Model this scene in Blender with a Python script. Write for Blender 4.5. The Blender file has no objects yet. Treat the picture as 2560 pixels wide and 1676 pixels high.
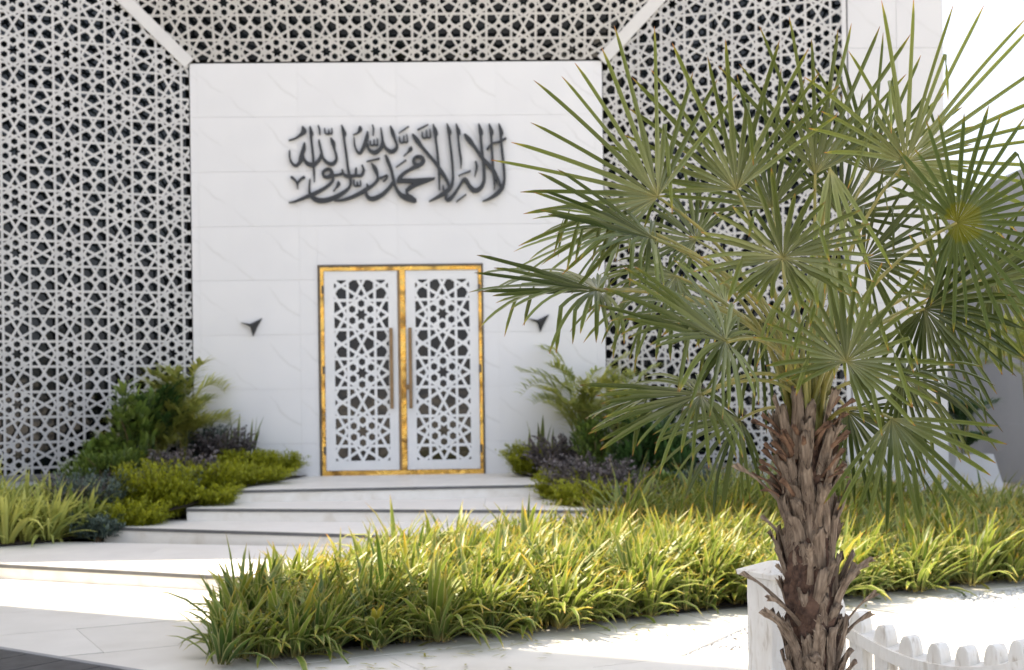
import bpy, bmesh, math, random
import numpy as np
from mathutils import Vector, Matrix
rad = math.radians

# ------------------------------------------------------------------ camera, world, sun, exposure
sc = bpy.context.scene
COL = sc.collection
F, HC, RHO = 3500.0, 1.65, 0.0135          # focal length in photo pixels, eye height, camera roll
cam_d = bpy.data.cameras.new('camera'); cam = bpy.data.objects.new('camera', cam_d); COL.objects.link(cam)
cam_d.sensor_width = 36; cam_d.lens = 36 * F / 2560
cam_d.shift_y = (960 - 838) / 2560
cam_d.clip_end = 2000
cam_d.dof.use_dof = True; cam_d.dof.focus_distance = 5.2; cam_d.dof.aperture_fstop = 4.2
cam.matrix_world = Matrix.Translation((0, 0, HC)) @ Matrix.Rotation(rad(90), 4, 'X') @ Matrix.Rotation(-RHO, 4, 'Z')
sc.camera = cam

SUN_A, SUN_E = 63.0, 50.0                  # degrees left of the view direction, elevation
w = bpy.data.worlds.new('World'); sc.world = w; w.use_nodes = True
nt = w.node_tree; nt.nodes.clear()
sky = nt.nodes.new('ShaderNodeTexSky'); sky.sky_type = 'NISHITA'; sky.sun_disc = False
sky.sun_elevation = rad(SUN_E); sky.sun_rotation = rad(-SUN_A)
sky.air_density = 1.0; sky.dust_density = 6.0; sky.ozone_density = 1.0
bg = nt.nodes.new('ShaderNodeBackground'); bg.inputs['Strength'].default_value = 0.125
wo = nt.nodes.new('ShaderNodeOutputWorld')
hz = nt.nodes.new('ShaderNodeMixRGB'); hz.inputs[0].default_value = .55; hz.inputs[2].default_value = (4.2, 4.4, 4.95, 1)  # thin white overcast over the blue
nt.links.new(sky.outputs[0], hz.inputs[1]); nt.links.new(hz.outputs[0], bg.inputs[0]); nt.links.new(bg.outputs[0], wo.inputs[0])
sl = bpy.data.lights.new('sun', 'SUN'); sl.energy = 5.0; sl.angle = rad(0.6); sl.color = (1.0, 0.87, 0.69)
so = bpy.data.objects.new('sun', sl); COL.objects.link(so)
to_sun = Vector((-math.sin(rad(SUN_A)) * math.cos(rad(SUN_E)), math.cos(rad(SUN_A)) * math.cos(rad(SUN_E)), math.sin(rad(SUN_E))))
so.rotation_euler = to_sun.to_track_quat('Z', 'Y').to_euler(); so.location = to_sun * 60
sc.view_settings.view_transform = 'Standard'; sc.view_settings.look = 'None'
sc.view_settings.gamma = 1; sc.view_settings.use_curve_mapping = False
sc.view_settings.exposure = 1.56
sc.cycles.max_bounces = 8; sc.cycles.diffuse_bounces = 4; sc.cycles.transparent_max_bounces = 8
sc.cycles.use_denoising = True
random.seed(7); RNG = np.random.default_rng(7)

# ------------------------------------------------------------------ helpers
CR, SR = math.cos(RHO), math.sin(RHO)
O = np.array([0, 0, HC])
def ray(u, v):
    dx = u - 1280; dy = 960 - v
    return np.array([(dx * CR + dy * SR) / F, 1.0, (-dx * SR + dy * CR) / F])
def at(u, v, y): return O + ray(u, v) * y                      # photo pixel + depth -> place
def onz(u, v, z):
    r = ray(u, v); return O + r * ((z - HC) / r[2])            # photo pixel on a level -> place
def onplane(u, v, P, n):
    r = ray(u, v); return O + r * (np.dot(P - O, n) / np.dot(r, n))

def mesh_obj(name, verts, faces, mat=None, parent=None, smooth=False, uvs=None, attr=None):
    me = bpy.data.meshes.new(name)
    me.from_pydata([tuple(map(float, v)) for v in verts] if not isinstance(verts, np.ndarray) else verts.tolist(), [], faces if isinstance(faces, list) else faces.tolist())
    if mat: me.materials.append(mat)
    if uvs is not None:                                       # one uv per vertex
        lay = me.uv_layers.new(name='UVMap')
        idx = np.empty(len(me.loops), dtype=np.int32); me.loops.foreach_get('vertex_index', idx)
        lay.data.foreach_set('uv', np.asarray(uvs, dtype=np.float32)[idx].ravel())
    if attr is not None:
        for k, a in attr.items():
            at_ = me.attributes.new(k, 'FLOAT', 'POINT'); at_.data.foreach_set('value', np.asarray(a, dtype=np.float32))
    if smooth: me.polygons.foreach_set('use_smooth', [True] * len(me.polygons))
    me.update()
    o = bpy.data.objects.new(name, me); COL.objects.link(o)
    if parent: o.parent = parent
    return o
def bm_obj(name, bm, mat=None, parent=None, smooth=False):
    me = bpy.data.meshes.new(name); bmesh.ops.recalc_face_normals(bm, faces=bm.faces); bm.to_mesh(me); bm.free()
    if mat: me.materials.append(mat)
    if smooth: me.polygons.foreach_set('use_smooth', [True] * len(me.polygons))
    o = bpy.data.objects.new(name, me); COL.objects.link(o)
    if parent: o.parent = parent
    return o
def tag(o, label=None, cat=None, group=None, kind=None):
    if label: o['label'] = label
    if cat: o['category'] = cat
    if group: o['group'] = group
    if kind: o['kind'] = kind
    return o
def empty(name, loc, label=None, cat=None, group=None, kind=None, rz=0):
    o = bpy.data.objects.new(name, None); COL.objects.link(o); o.location = loc; o.rotation_euler = (0, 0, rz)
    o.empty_display_size = 0.2
    return tag(o, label, cat, group, kind)
def adopt(o, parent):                                          # parent while keeping world-space mesh coordinates
    o.parent = parent; o.matrix_parent_inverse = Matrix.Translation(Vector(parent.location)).inverted() if parent.rotation_euler.z == 0 else parent.matrix_basis.inverted()
    return o
def add_box(bm, lo, hi, M=None):
    r = bmesh.ops.create_cube(bm, size=1.0)
    for v in r['verts']:
        v.co = Vector((lo[i] + (v.co[i] + .5) * (hi[i] - lo[i]) for i in range(3)))
        if M is not None: v.co = M @ v.co
    return r['verts']
def bevel(bm, off, seg=1):
    bmesh.ops.bevel(bm, geom=bm.edges[:], offset=off, segments=seg, affect='EDGES', profile=0.6)
def add_prism(bm, pts2, z0, z1, fn=lambda x, y, z: (x, y, z)):
    a = [bm.verts.new(fn(x, y, z0)) for x, y in pts2]; b = [bm.verts.new(fn(x, y, z1)) for x, y in pts2]
    n = len(a)
    bm.faces.new(a[::-1]); bm.faces.new(b)
    for i in range(n): bm.faces.new((a[i], a[(i + 1) % n], b[(i + 1) % n], b[i]))
def tube(pts, radii, sides=8, cap=True):
    pts = [Vector(p) for p in pts]; V, Fc = [], []
    ref = Vector((0.13, 0.37, 0.92)).normalized()
    for i, p in enumerate(pts):
        d = (pts[min(i + 1, len(pts) - 1)] - pts[max(i - 1, 0)]).normalized()
        a = d.cross(ref)
        if a.length < .1: a = d.cross(Vector((1, 0, 0)))
        a.normalize(); b = d.cross(a)
        for k in range(sides):
            t = 2 * math.pi * k / sides
            V.append(p + (a * math.cos(t) + b * math.sin(t)) * radii[i])
    for i in range(len(pts) - 1):
        for k in range(sides):
            k2 = (k + 1) % sides
            Fc.append((i * sides + k, i * sides + k2, (i + 1) * sides + k2, (i + 1) * sides + k))
    if cap: Fc.append(tuple(range(sides))[::-1]); Fc.append(tuple(range((len(pts) - 1) * sides, len(pts) * sides)))
    return V, Fc
def join(parts):
    V, Fc = [], []
    for v, f in parts:
        o = len(V); V += list(v); Fc += [tuple(i + o for i in q) for q in f]
    return V, Fc

# ------------------------------------------------------------------ materials
def new_mat(name):
    m = bpy.data.materials.new(name); m.use_nodes = True
    n = m.node_tree; b = n.nodes['Principled BSDF']
    return m, n, b
def N(nt, typ, **kw):
    n = nt.nodes.new(typ)
    for k, v in kw.items():
        if hasattr(n, k): setattr(n, k, v)
        else: n.inputs[k.replace('_', ' ')].default_value = v
    return n
def ramp(nt, stops):
    r = nt.nodes.new('ShaderNodeValToRGB'); el = r.color_ramp.elements
    while len(el) < len(stops): el.new(.5)
    for e, (p, c) in zip(el, stops): e.position = p; e.color = (*c, 1) if len(c) == 3 else c
    return r
def noisy(name, c1, c2, scale=5, rough=.6, bump=.0, bscale=40, metallic=0, detail=6, spec=.5, stretch=None, lo=.35, hi=.65):
    m, n, b = new_mat(name)
    tc = N(n, 'ShaderNodeTexCoord'); mp = N(n, 'ShaderNodeMapping')
    if stretch: mp.inputs['Scale'].default_value = stretch
    n.links.new(tc.outputs['Object'], mp.inputs[0])
    no = N(n, 'ShaderNodeTexNoise', Scale=scale, Detail=detail); n.links.new(mp.outputs[0], no.inputs[0])
    r = ramp(n, [(lo, c1), (hi, c2)]); n.links.new(no.outputs[0], r.inputs[0]); n.links.new(r.outputs[0], b.inputs['Base Color'])
    b.inputs['Roughness'].default_value = rough; b.inputs['Metallic'].default_value = metallic
    b.inputs['Specular IOR Level'].default_value = spec
    if bump:
        nb = N(n, 'ShaderNodeTexNoise', Scale=bscale, Detail=5); n.links.new(mp.outputs[0], nb.inputs[0])
        bp = N(n, 'ShaderNodeBump', Strength=bump, Distance=.01); n.links.new(nb.outputs[0], bp.inputs['Height']); n.links.new(bp.outputs[0], b.inputs['Normal'])
    return m

def marble_mat(name='white_marble', k=1.0):
    m, n, b = new_mat(name)
    tc = N(n, 'ShaderNodeTexCoord'); oi = N(n, 'ShaderNodeObjectInfo')
    mul = N(n, 'ShaderNodeMath', operation='MULTIPLY'); mul.inputs[1].default_value = .35; n.links.new(oi.outputs['Random'], mul.inputs[0])
    cx = N(n, 'ShaderNodeCombineXYZ'); n.links.new(mul.outputs[0], cx.inputs[1])
    add = N(n, 'ShaderNodeVectorMath', operation='ADD'); n.links.new(tc.outputs['Object'], add.inputs[0]); n.links.new(cx.outputs[0], add.inputs[1])
    wn = N(n, 'ShaderNodeTexNoise', Scale=1.7, Detail=7, Roughness=.55); n.links.new(add.outputs[0], wn.inputs[0])
    dt = N(n, 'ShaderNodeVectorMath', operation='DOT_PRODUCT'); n.links.new(add.outputs[0], dt.inputs[0]); dt.inputs[1].default_value = (.62, 0, .78)
    m1 = N(n, 'ShaderNodeMath', operation='MULTIPLY_ADD'); n.links.new(wn.outputs[0], m1.inputs[0]); m1.inputs[1].default_value = .24; n.links.new(dt.outputs['Value'], m1.inputs[2])
    fr = N(n, 'ShaderNodeMath', operation='PINGPONG'); n.links.new(m1.outputs[0], fr.inputs[0]); fr.inputs[1].default_value = .27
    r = ramp(n, [(0.0, (1, 1, 1)), (.006, (.45, .45, .45)), (.03, (0, 0, 0))]); n.links.new(fr.outputs[0], r.inputs[0])
    n2 = N(n, 'ShaderNodeTexNoise', Scale=1.9, Detail=3); n.links.new(add.outputs[0], n2.inputs[0])
    r2 = ramp(n, [(.42, (0, 0, 0)), (.62, (1, 1, 1))]); n.links.new(n2.outputs[0], r2.inputs[0])
    mm = N(n, 'ShaderNodeMath', operation='MULTIPLY'); n.links.new(r.outputs[0], mm.inputs[0]); n.links.new(r2.outputs[0], mm.inputs[1])
    mk = N(n, 'ShaderNodeMath', operation='MULTIPLY'); n.links.new(mm.outputs[0], mk.inputs[0]); mk.inputs[1].default_value = .30
    mix = N(n, 'ShaderNodeMixRGB'); n.links.new(mk.outputs[0], mix.inputs[0])
    n3 = N(n, 'ShaderNodeTexNoise', Scale=.9, Detail=4); n.links.new(add.outputs[0], n3.inputs[0])
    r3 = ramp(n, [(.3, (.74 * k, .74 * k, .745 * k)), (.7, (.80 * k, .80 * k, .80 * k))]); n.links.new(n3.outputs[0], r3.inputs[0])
    n.links.new(r3.outputs[0], mix.inputs[1]); mix.inputs[2].default_value = (.40, .39, .36, 1)
    n.links.new(mix.outputs[0], b.inputs['Base Color']); b.inputs['Roughness'].default_value = .32
    return m
M = {}
M['marble'] = marble_mat(); M['marble_pier'] = marble_mat('marble_darkened', .80)  # pier is the same marble, its colour darkened against the brighter light there
M['lattice'] = noisy('white_painted_metal', (.53, .525, .51), (.61, .60, .58), 3, .55)
M['band'] = noisy('white_band_metal', (.66, .66, .66), (.72, .72, .71), 3, .5)
M['lattice_door'] = noisy('white_door_paint', (.74, .75, .75), (.80, .80, .80), 3, .35)
M['backing'] = noisy('grout', (.64, .64, .63), (.70, .70, .69), 8, .8)
def glass_mat(name, c1, c2, scale, rough):
    m, n, b = new_mat(name)
    tc = N(n, 'ShaderNodeTexCoord')
    vo = N(n, 'ShaderNodeTexNoise', Scale=scale, Detail=2); n.links.new(tc.outputs['Object'], vo.inputs[0])
    r = ramp(n, [(.35, c1), (.65, c2)]); n.links.new(vo.outputs[0], r.inputs[0]); n.links.new(r.outputs[0], b.inputs['Base Color'])
    b.inputs['Roughness'].default_value = rough; b.inputs['IOR'].default_value = 1.5
    bp = N(n, 'ShaderNodeBump', Strength=.25, Distance=.02); n.links.new(vo.outputs[0], bp.inputs['Height']); n.links.new(bp.outputs[0], b.inputs['Normal'])
    return m
M['glass'] = glass_mat('dark_tinted_glass', (.002, .003, .004), (.011, .017, .020), 3.5, .08)
M['door_glass'] = glass_mat('smoked_door_glass', (.003, .004, .006), (.026, .021, .015), 3.2, .1)
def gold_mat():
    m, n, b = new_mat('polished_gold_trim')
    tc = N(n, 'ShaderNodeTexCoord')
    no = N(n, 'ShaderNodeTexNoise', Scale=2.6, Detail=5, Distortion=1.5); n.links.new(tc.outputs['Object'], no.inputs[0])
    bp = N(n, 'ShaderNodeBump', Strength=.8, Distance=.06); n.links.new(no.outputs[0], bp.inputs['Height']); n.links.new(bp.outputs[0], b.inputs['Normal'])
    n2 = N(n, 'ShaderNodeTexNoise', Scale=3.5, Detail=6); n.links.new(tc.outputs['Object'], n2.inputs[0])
    r = ramp(n, [(.38, (.30, .17, .05)), (.48, (.72, .42, .10)), (.65, (.80, .50, .12))]); n.links.new(n2.outputs[0], r.inputs[0]); n.links.new(r.outputs[0], b.inputs['Base Color'])  # brown patches paint reflections of the surroundings into the gold colour
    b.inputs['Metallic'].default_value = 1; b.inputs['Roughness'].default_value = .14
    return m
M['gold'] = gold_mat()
M['bronze'] = noisy('brushed_bronze', (.20, .135, .075), (.27, .18, .10), 9, .4, metallic=.8)
M['charcoal'] = noisy('charcoal_metal', (.017, .020, .024), (.028, .031, .035), 6, .45)
M['dark_edge'] = noisy('dark_metal_edge', (.10, .10, .10), (.14, .14, .14), 6, .5)
M['brown_edge'] = noisy('brown_metal_edge', (.07, .055, .035), (.11, .08, .05), 6, .4)
def stone_mat(name, a, b_, scale, rough=.55, bump=.12, stain=(.5, .42, .3), stain_amt=.25):
    m, n, b = new_mat(name)
    tc = N(n, 'ShaderNodeTexCoord'); oi = N(n, 'ShaderNodeObjectInfo')
    add = N(n, 'ShaderNodeVectorMath', operation='ADD'); n.links.new(tc.outputs['Object'], add.inputs[0])
    sc_ = N(n, 'ShaderNodeMath', operation='MULTIPLY'); sc_.inputs[1].default_value = 17; n.links.new(oi.outputs['Random'], sc_.inputs[0]); n.links.new(sc_.outputs[0], add.inputs[1])
    no = N(n, 'ShaderNodeTexNoise', Scale=scale, Detail=8, Roughness=.6); n.links.new(add.outputs[0], no.inputs[0])
    r = ramp(n, [(.3, a), (.7, b_)]); n.links.new(no.outputs[0], r.inputs[0])
    n2 = N(n, 'ShaderNodeTexNoise', Scale=scale * .6, Detail=6, Distortion=.5); n.links.new(add.outputs[0], n2.inputs[0])
    r2 = ramp(n, [(.52, (0, 0, 0)), (.8, (stain_amt,) * 3)]); n.links.new(n2.outputs[0], r2.inputs[0])
    mix = N(n, 'ShaderNodeMixRGB'); n.links.new(r2.outputs[0], mix.inputs[0]); n.links.new(r.outputs[0], mix.inputs[1]); mix.inputs[2].default_value = (*stain, 1)
    n.links.new(mix.outputs[0], b.inputs['Base Color']); b.inputs['Roughness'].default_value = rough
    nb = N(n, 'ShaderNodeTexNoise', Scale=60, Detail=4); n.links.new(add.outputs[0], nb.inputs[0])
    bp = N(n, 'ShaderNodeBump', Strength=bump, Distance=.004); n.links.new(nb.outputs[0], bp.inputs['Height']); n.links.new(bp.outputs[0], b.inputs['Normal'])
    return m
M['tread'] = stone_mat('cream_limestone', (.76, .725, .675), (.84, .805, .75), 2.5, .5, stain_amt=.12)
M['riser'] = stone_mat('veined_cream_stone', (.80, .765, .70), (.88, .85, .79), 6, .5, stain=(.5, .42, .3), stain_amt=.5)
M['plinth'] = stone_mat('pale_plinth_stone', (.66, .66, .65), (.75, .75, .74), 3, .6)
M['paving'] = stone_mat('pale_paving_stone', (.62, .59, .53), (.72, .69, .63), 1.6, .55, stain=(.44, .39, .32), stain_amt=.45)
M['ground'] = noisy('pale_sandy_ground', (.42, .39, .34), (.5, .47, .42), 2, .9, .3, 30)
M['soil'] = noisy('dark_planting_soil', (.025, .018, .012), (.07, .05, .035), 9, .95, .8, 25)
M['pebble'] = noisy('white_pebble', (.55, .54, .52), (.78, .77, .75), 14, .5)
M['slate'] = noisy('dark_slate', (.03, .03, .033), (.06, .06, .062), 8, .5, .3, 30)
M['grey_edge'] = noisy('grey_metal_edging', (.22, .22, .22), (.28, .28, .28), 6, .5)
M['grey_wall'] = noisy('grey_render_wall', (.36, .36, .365), (.42, .42, .425), .7, .85, .15, 40)
M['tan_wall'] = noisy('tan_wall', (.42, .38, .32), (.48, .44, .38), .7, .85)
M['planter'] = noisy('pale_planter', (.44, .44, .43), (.52, .52, .51), 2, .6)
def fence_mat():
    m, n, b = new_mat('chipped_white_paint')
    tc = N(n, 'ShaderNodeTexCoord'); mp = N(n, 'ShaderNodeMapping'); mp.inputs['Scale'].default_value = (9, 9, 2.2); n.links.new(tc.outputs['Object'], mp.inputs[0])
    no = N(n, 'ShaderNodeTexNoise', Scale=3.2, Detail=7, Distortion=.6); n.links.new(mp.outputs[0], no.inputs[0])
    r = ramp(n, [(.30, (.50, .45, .38)), (.40, (.74, .71, .65)), (.62, (.80, .78, .73)), (.74, (.58, .54, .46))]); n.links.new(no.outputs[0], r.inputs[0])
    n.links.new(r.outputs[0], b.inputs['Base Color']); b.inputs['Roughness'].default_value = .6
    bp = N(n, 'ShaderNodeBump', Strength=.7, Distance=.006); n.links.new(no.outputs[0], bp.inputs['Height']); n.links.new(bp.outputs[0], b.inputs['Normal'])
    return m
M['fence'] = fence_mat()

def leaf_mat(name, stops_len, tint_lo, tint_hi, rough=.45, transl=.25, margin=None, under=None, dead=False):
    """uv.x across the blade, uv.y from base to tip; 'tint' per blade mixes towards two colours."""
    m, n, b = new_mat(name)
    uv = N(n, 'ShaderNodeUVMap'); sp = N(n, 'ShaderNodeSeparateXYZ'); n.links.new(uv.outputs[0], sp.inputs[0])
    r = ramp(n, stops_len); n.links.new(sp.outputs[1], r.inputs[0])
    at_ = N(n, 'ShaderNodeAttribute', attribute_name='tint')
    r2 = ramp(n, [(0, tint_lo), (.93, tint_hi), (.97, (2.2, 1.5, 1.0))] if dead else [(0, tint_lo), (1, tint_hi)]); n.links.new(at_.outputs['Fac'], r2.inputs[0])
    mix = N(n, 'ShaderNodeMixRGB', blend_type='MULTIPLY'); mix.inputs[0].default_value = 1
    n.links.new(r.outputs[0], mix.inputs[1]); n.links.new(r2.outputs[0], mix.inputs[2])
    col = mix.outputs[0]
    if margin:
        s = N(n, 'ShaderNodeMath', operation='SUBTRACT'); s.inputs[1].default_value = .5; n.links.new(sp.outputs[0], s.inputs[0])
        a = N(n, 'ShaderNodeMath', operation='ABSOLUTE'); n.links.new(s.outputs[0], a.inputs[0])
        rm = ramp(n, [(.38, (0, 0, 0)), (.47, (1, 1, 1))]); n.links.new(a.outputs[0], rm.inputs[0])
        mx = N(n, 'ShaderNodeMixRGB'); n.links.new(rm.outputs[0], mx.inputs[0]); n.links.new(col, mx.inputs[1]); mx.inputs[2].default_value = (*margin, 1); col = mx.outputs[0]
    if under:
        ge = N(n, 'ShaderNodeNewGeometry'); mu = N(n, 'ShaderNodeMixRGB'); n.links.new(ge.outputs['Backfacing'], mu.inputs[0]); n.links.new(col, mu.inputs[1])
        m2 = N(n, 'ShaderNodeMixRGB'); m2.inputs[0].default_value = .5; n.links.new(col, m2.inputs[1]); m2.inputs[2].default_value = (*under, 1); n.links.new(m2.outputs[0], mu.inputs[2]); col = mu.outputs[0]
    n.links.new(col, b.inputs['Base Color']); b.inputs['Roughness'].default_value = rough
    tr = N(n, 'ShaderNodeBsdfTranslucent'); n.links.new(col, tr.inputs[0])
    ms = N(n, 'ShaderNodeMixShader'); ms.inputs[0].default_value = transl
    out = n.nodes['Material Output']; n.links.new(b.outputs[0], ms.inputs[1]); n.links.new(tr.outputs[0], ms.inputs[2]); n.links.new(ms.outputs[0], out.inputs[0])
    return m
G = (1, 1, 1)
M['palm_leaf'] = leaf_mat('palm_frond_green', [(0, (.24, .22, .05)), (.10, (.165, .18, .055)), (.35, (.145, .17, .045)), (.9, (.135, .165, .025)), (.955, (.26, .24, .03)), (.985, (.34, .15, .03))], (.26, .34, .20), (1.80, 1.70, 2.3), .36, .13, under=(.29, .32, .22))
M['palm_hub'] = leaf_mat('palm_frond_yellow', [(0, (.20, .19, .012)), (.17, (.17, .175, .012)), (.20, (.12, .15, .04)), (.9, (.12, .16, .045)), (.96, (.30, .26, .04)), (1, (.34, .15, .03))], (.7, .75, .7), (1.2, 1.15, 1.2), .42, .3)
M['grass'] = leaf_mat('striped_grass_blade', [(0, (.26, .20, .08)), (.15, (.11, .155, .035)), (.8, (.165, .22, .04)), (.93, (.32, .29, .04)), (1, (.55, .20, .03))], (.42, .58, .45), (1.62, 1.48, 1.15), .42, .38, dead=True, margin=(.54, .50, .20))
M['areca'] = leaf_mat('areca_green', [(0, (.30, .33, .08)), (1, (.50, .54, .17))], (.6, .7, .6), (1.5, 1.35, 1.2), .45, .3)
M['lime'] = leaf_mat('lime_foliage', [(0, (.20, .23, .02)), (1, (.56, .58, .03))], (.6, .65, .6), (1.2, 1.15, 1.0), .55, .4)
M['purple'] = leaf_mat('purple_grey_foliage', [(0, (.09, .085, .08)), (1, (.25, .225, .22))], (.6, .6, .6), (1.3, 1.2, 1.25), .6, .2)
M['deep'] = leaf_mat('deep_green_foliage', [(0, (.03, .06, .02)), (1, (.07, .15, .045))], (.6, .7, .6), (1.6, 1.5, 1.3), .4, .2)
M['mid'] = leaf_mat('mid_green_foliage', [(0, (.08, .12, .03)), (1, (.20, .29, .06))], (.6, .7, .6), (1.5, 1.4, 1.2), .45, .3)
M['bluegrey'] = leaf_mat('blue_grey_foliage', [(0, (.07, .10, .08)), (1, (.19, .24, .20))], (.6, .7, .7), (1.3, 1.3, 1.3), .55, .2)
M['snake'] = leaf_mat('snake_plant_leaf', [(0, (.09, .12, .04)), (1, (.17, .21, .06))], (.7, .75, .7), (1.3, 1.25, 1.1), .4, .15, margin=(.42, .40, .10))
M['petiole'] = noisy('petiole_yellow_green', (.15, .16, .035), (.30, .25, .06), 6, .45, stretch=(4, 4, 1))
M['stem'] = noisy('brown_stem', (.13, .09, .05), (.25, .17, .09), 20, .8)
M['boot'] = noisy('dry_leaf_base', (.15, .10, .062), (.54, .41, .295), 9, .85, 1.0, 60, stretch=(9, 9, 1.1), lo=.3, hi=.7)
M['boot_orange'] = noisy('orange_leaf_base', (.26, .14, .06), (.40, .28, .15), 9, .7, .6, 45, stretch=(5, 5, 1))
M['boot_red'] = noisy('reddish_brown_leaf_base', (.13, .06, .035), (.36, .21, .12), 6, .8, .9, 45, stretch=(8, 8, 1.3), lo=.3, hi=.7)
M['fibre'] = noisy('trunk_fibre', (.035, .018, .012), (.15, .085, .055), 30, .95, 1.0, 60)

# ------------------------------------------------------------------ the building's frame: s along the wall, n towards the viewer, z up
PSI = rad(1.56)
E1 = np.array([math.cos(PSI), math.sin(PSI), 0]); EN = np.array([math.sin(PSI), -math.cos(PSI), 0])
W0 = np.array([0, 17.5, 0.0]); UP = np.array([0, 0, 1.0])
def B(s, n, z): return W0 + E1 * s + EN * n + UP * z
def wl(u, v):
    p = onplane(u, v, W0, EN); return float(np.dot(p - W0, E1)), float(p[2])
MB = Matrix(((E1[0], -EN[0], 0, W0[0]), (E1[1], -EN[1], 0, W0[1]), (0, 0, 1, 0), (0, 0, 0, 1)))  # local (s, -n, z)
BROT = PSI
def bbox(bm, s0, s1, n0, n1, z0, z1): return add_box(bm, (s0, -n1, z0), (s1, -n0, z1))
def bobj(name, bm, mat, parent=None, smooth=False):           # bm in (s,-n,z)
    o = bm_obj(name, bm, mat, None, smooth)
    if parent is None: o.matrix_world = MB
    else:
        o.parent = parent
    return o
SL, SR_, ZB, ZT = -3.956, 1.179, 0.535, 5.68
TH = rad(22.3); LEVELS = [0.0, .1325, .265, .3975, .535]

# ---- ground, sky is the world
g = mesh_obj('ground', [(-300, -100, -.06), (300, -100, -.06), (300, 500, -.06), (-300, 500, -.06)], [(0, 1, 2, 3)], M['ground']); tag(g, kind='structure')

# ---- marble entrance wall with single tiles
wall = empty('marble_wall', (0, 0, 0), 'white marble portal wall of large tiles between the pierced screens', 'wall'); wall.matrix_world = MB
bm = bmesh.new()
D0, D1, DZ = -2.397, -.350, 3.150
bbox(bm, SL, D0 - .012, -.5, -.025, 0, ZT - .01); bbox(bm, D1 + .012, SR_, -.5, -.025, 0, ZT - .01); bbox(bm, D0 - .012, D1 + .012, -.5, -.025, DZ + .012, ZT - .01)
bobj('wall_core', bm, M['backing'], wall)
zj = [ZB, .94, 1.62, 2.30, 2.98, 3.65, 4.33, 5.01, ZT]; sj = [SL, -3.86, -2.627, -1.40, -.157, 1.08, SR_]
def sub_rect(r, h):                                            # r minus the door hole h
    a, b, c, d = r; e, f, g_, k = h
    if a >= f or b <= e or c >= k or d <= g_: return [r]
    out = []
    if a < e: out.append((a, e, c, d))
    if b > f: out.append((f, b, c, d))
    lo, hi = max(a, e), min(b, f)
    if d > k: out.append((lo, hi, k, d))
    return out
for i in range(len(sj) - 1):
    for j in range(len(zj) - 1):
        for (a, b, c, d) in sub_rect((sj[i], sj[i + 1], zj[j], zj[j + 1]), (D0 - .004, D1 + .004, 0, DZ + .004)):
            if b - a < .03 or d - c < .03: continue
            bm = bmesh.new(); q = .0011; pr = random.uniform(-.0004, .0004); x0, z0 = sj[i], zj[j]
            bbox(bm, a + q * .45 - x0, b - q * .45 - x0, -.024, pr, c + q - z0, d - q - z0)
            o = bobj('marble_tile', bm, M['marble'], wall); o.location = (x0, 0, z0)

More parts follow.
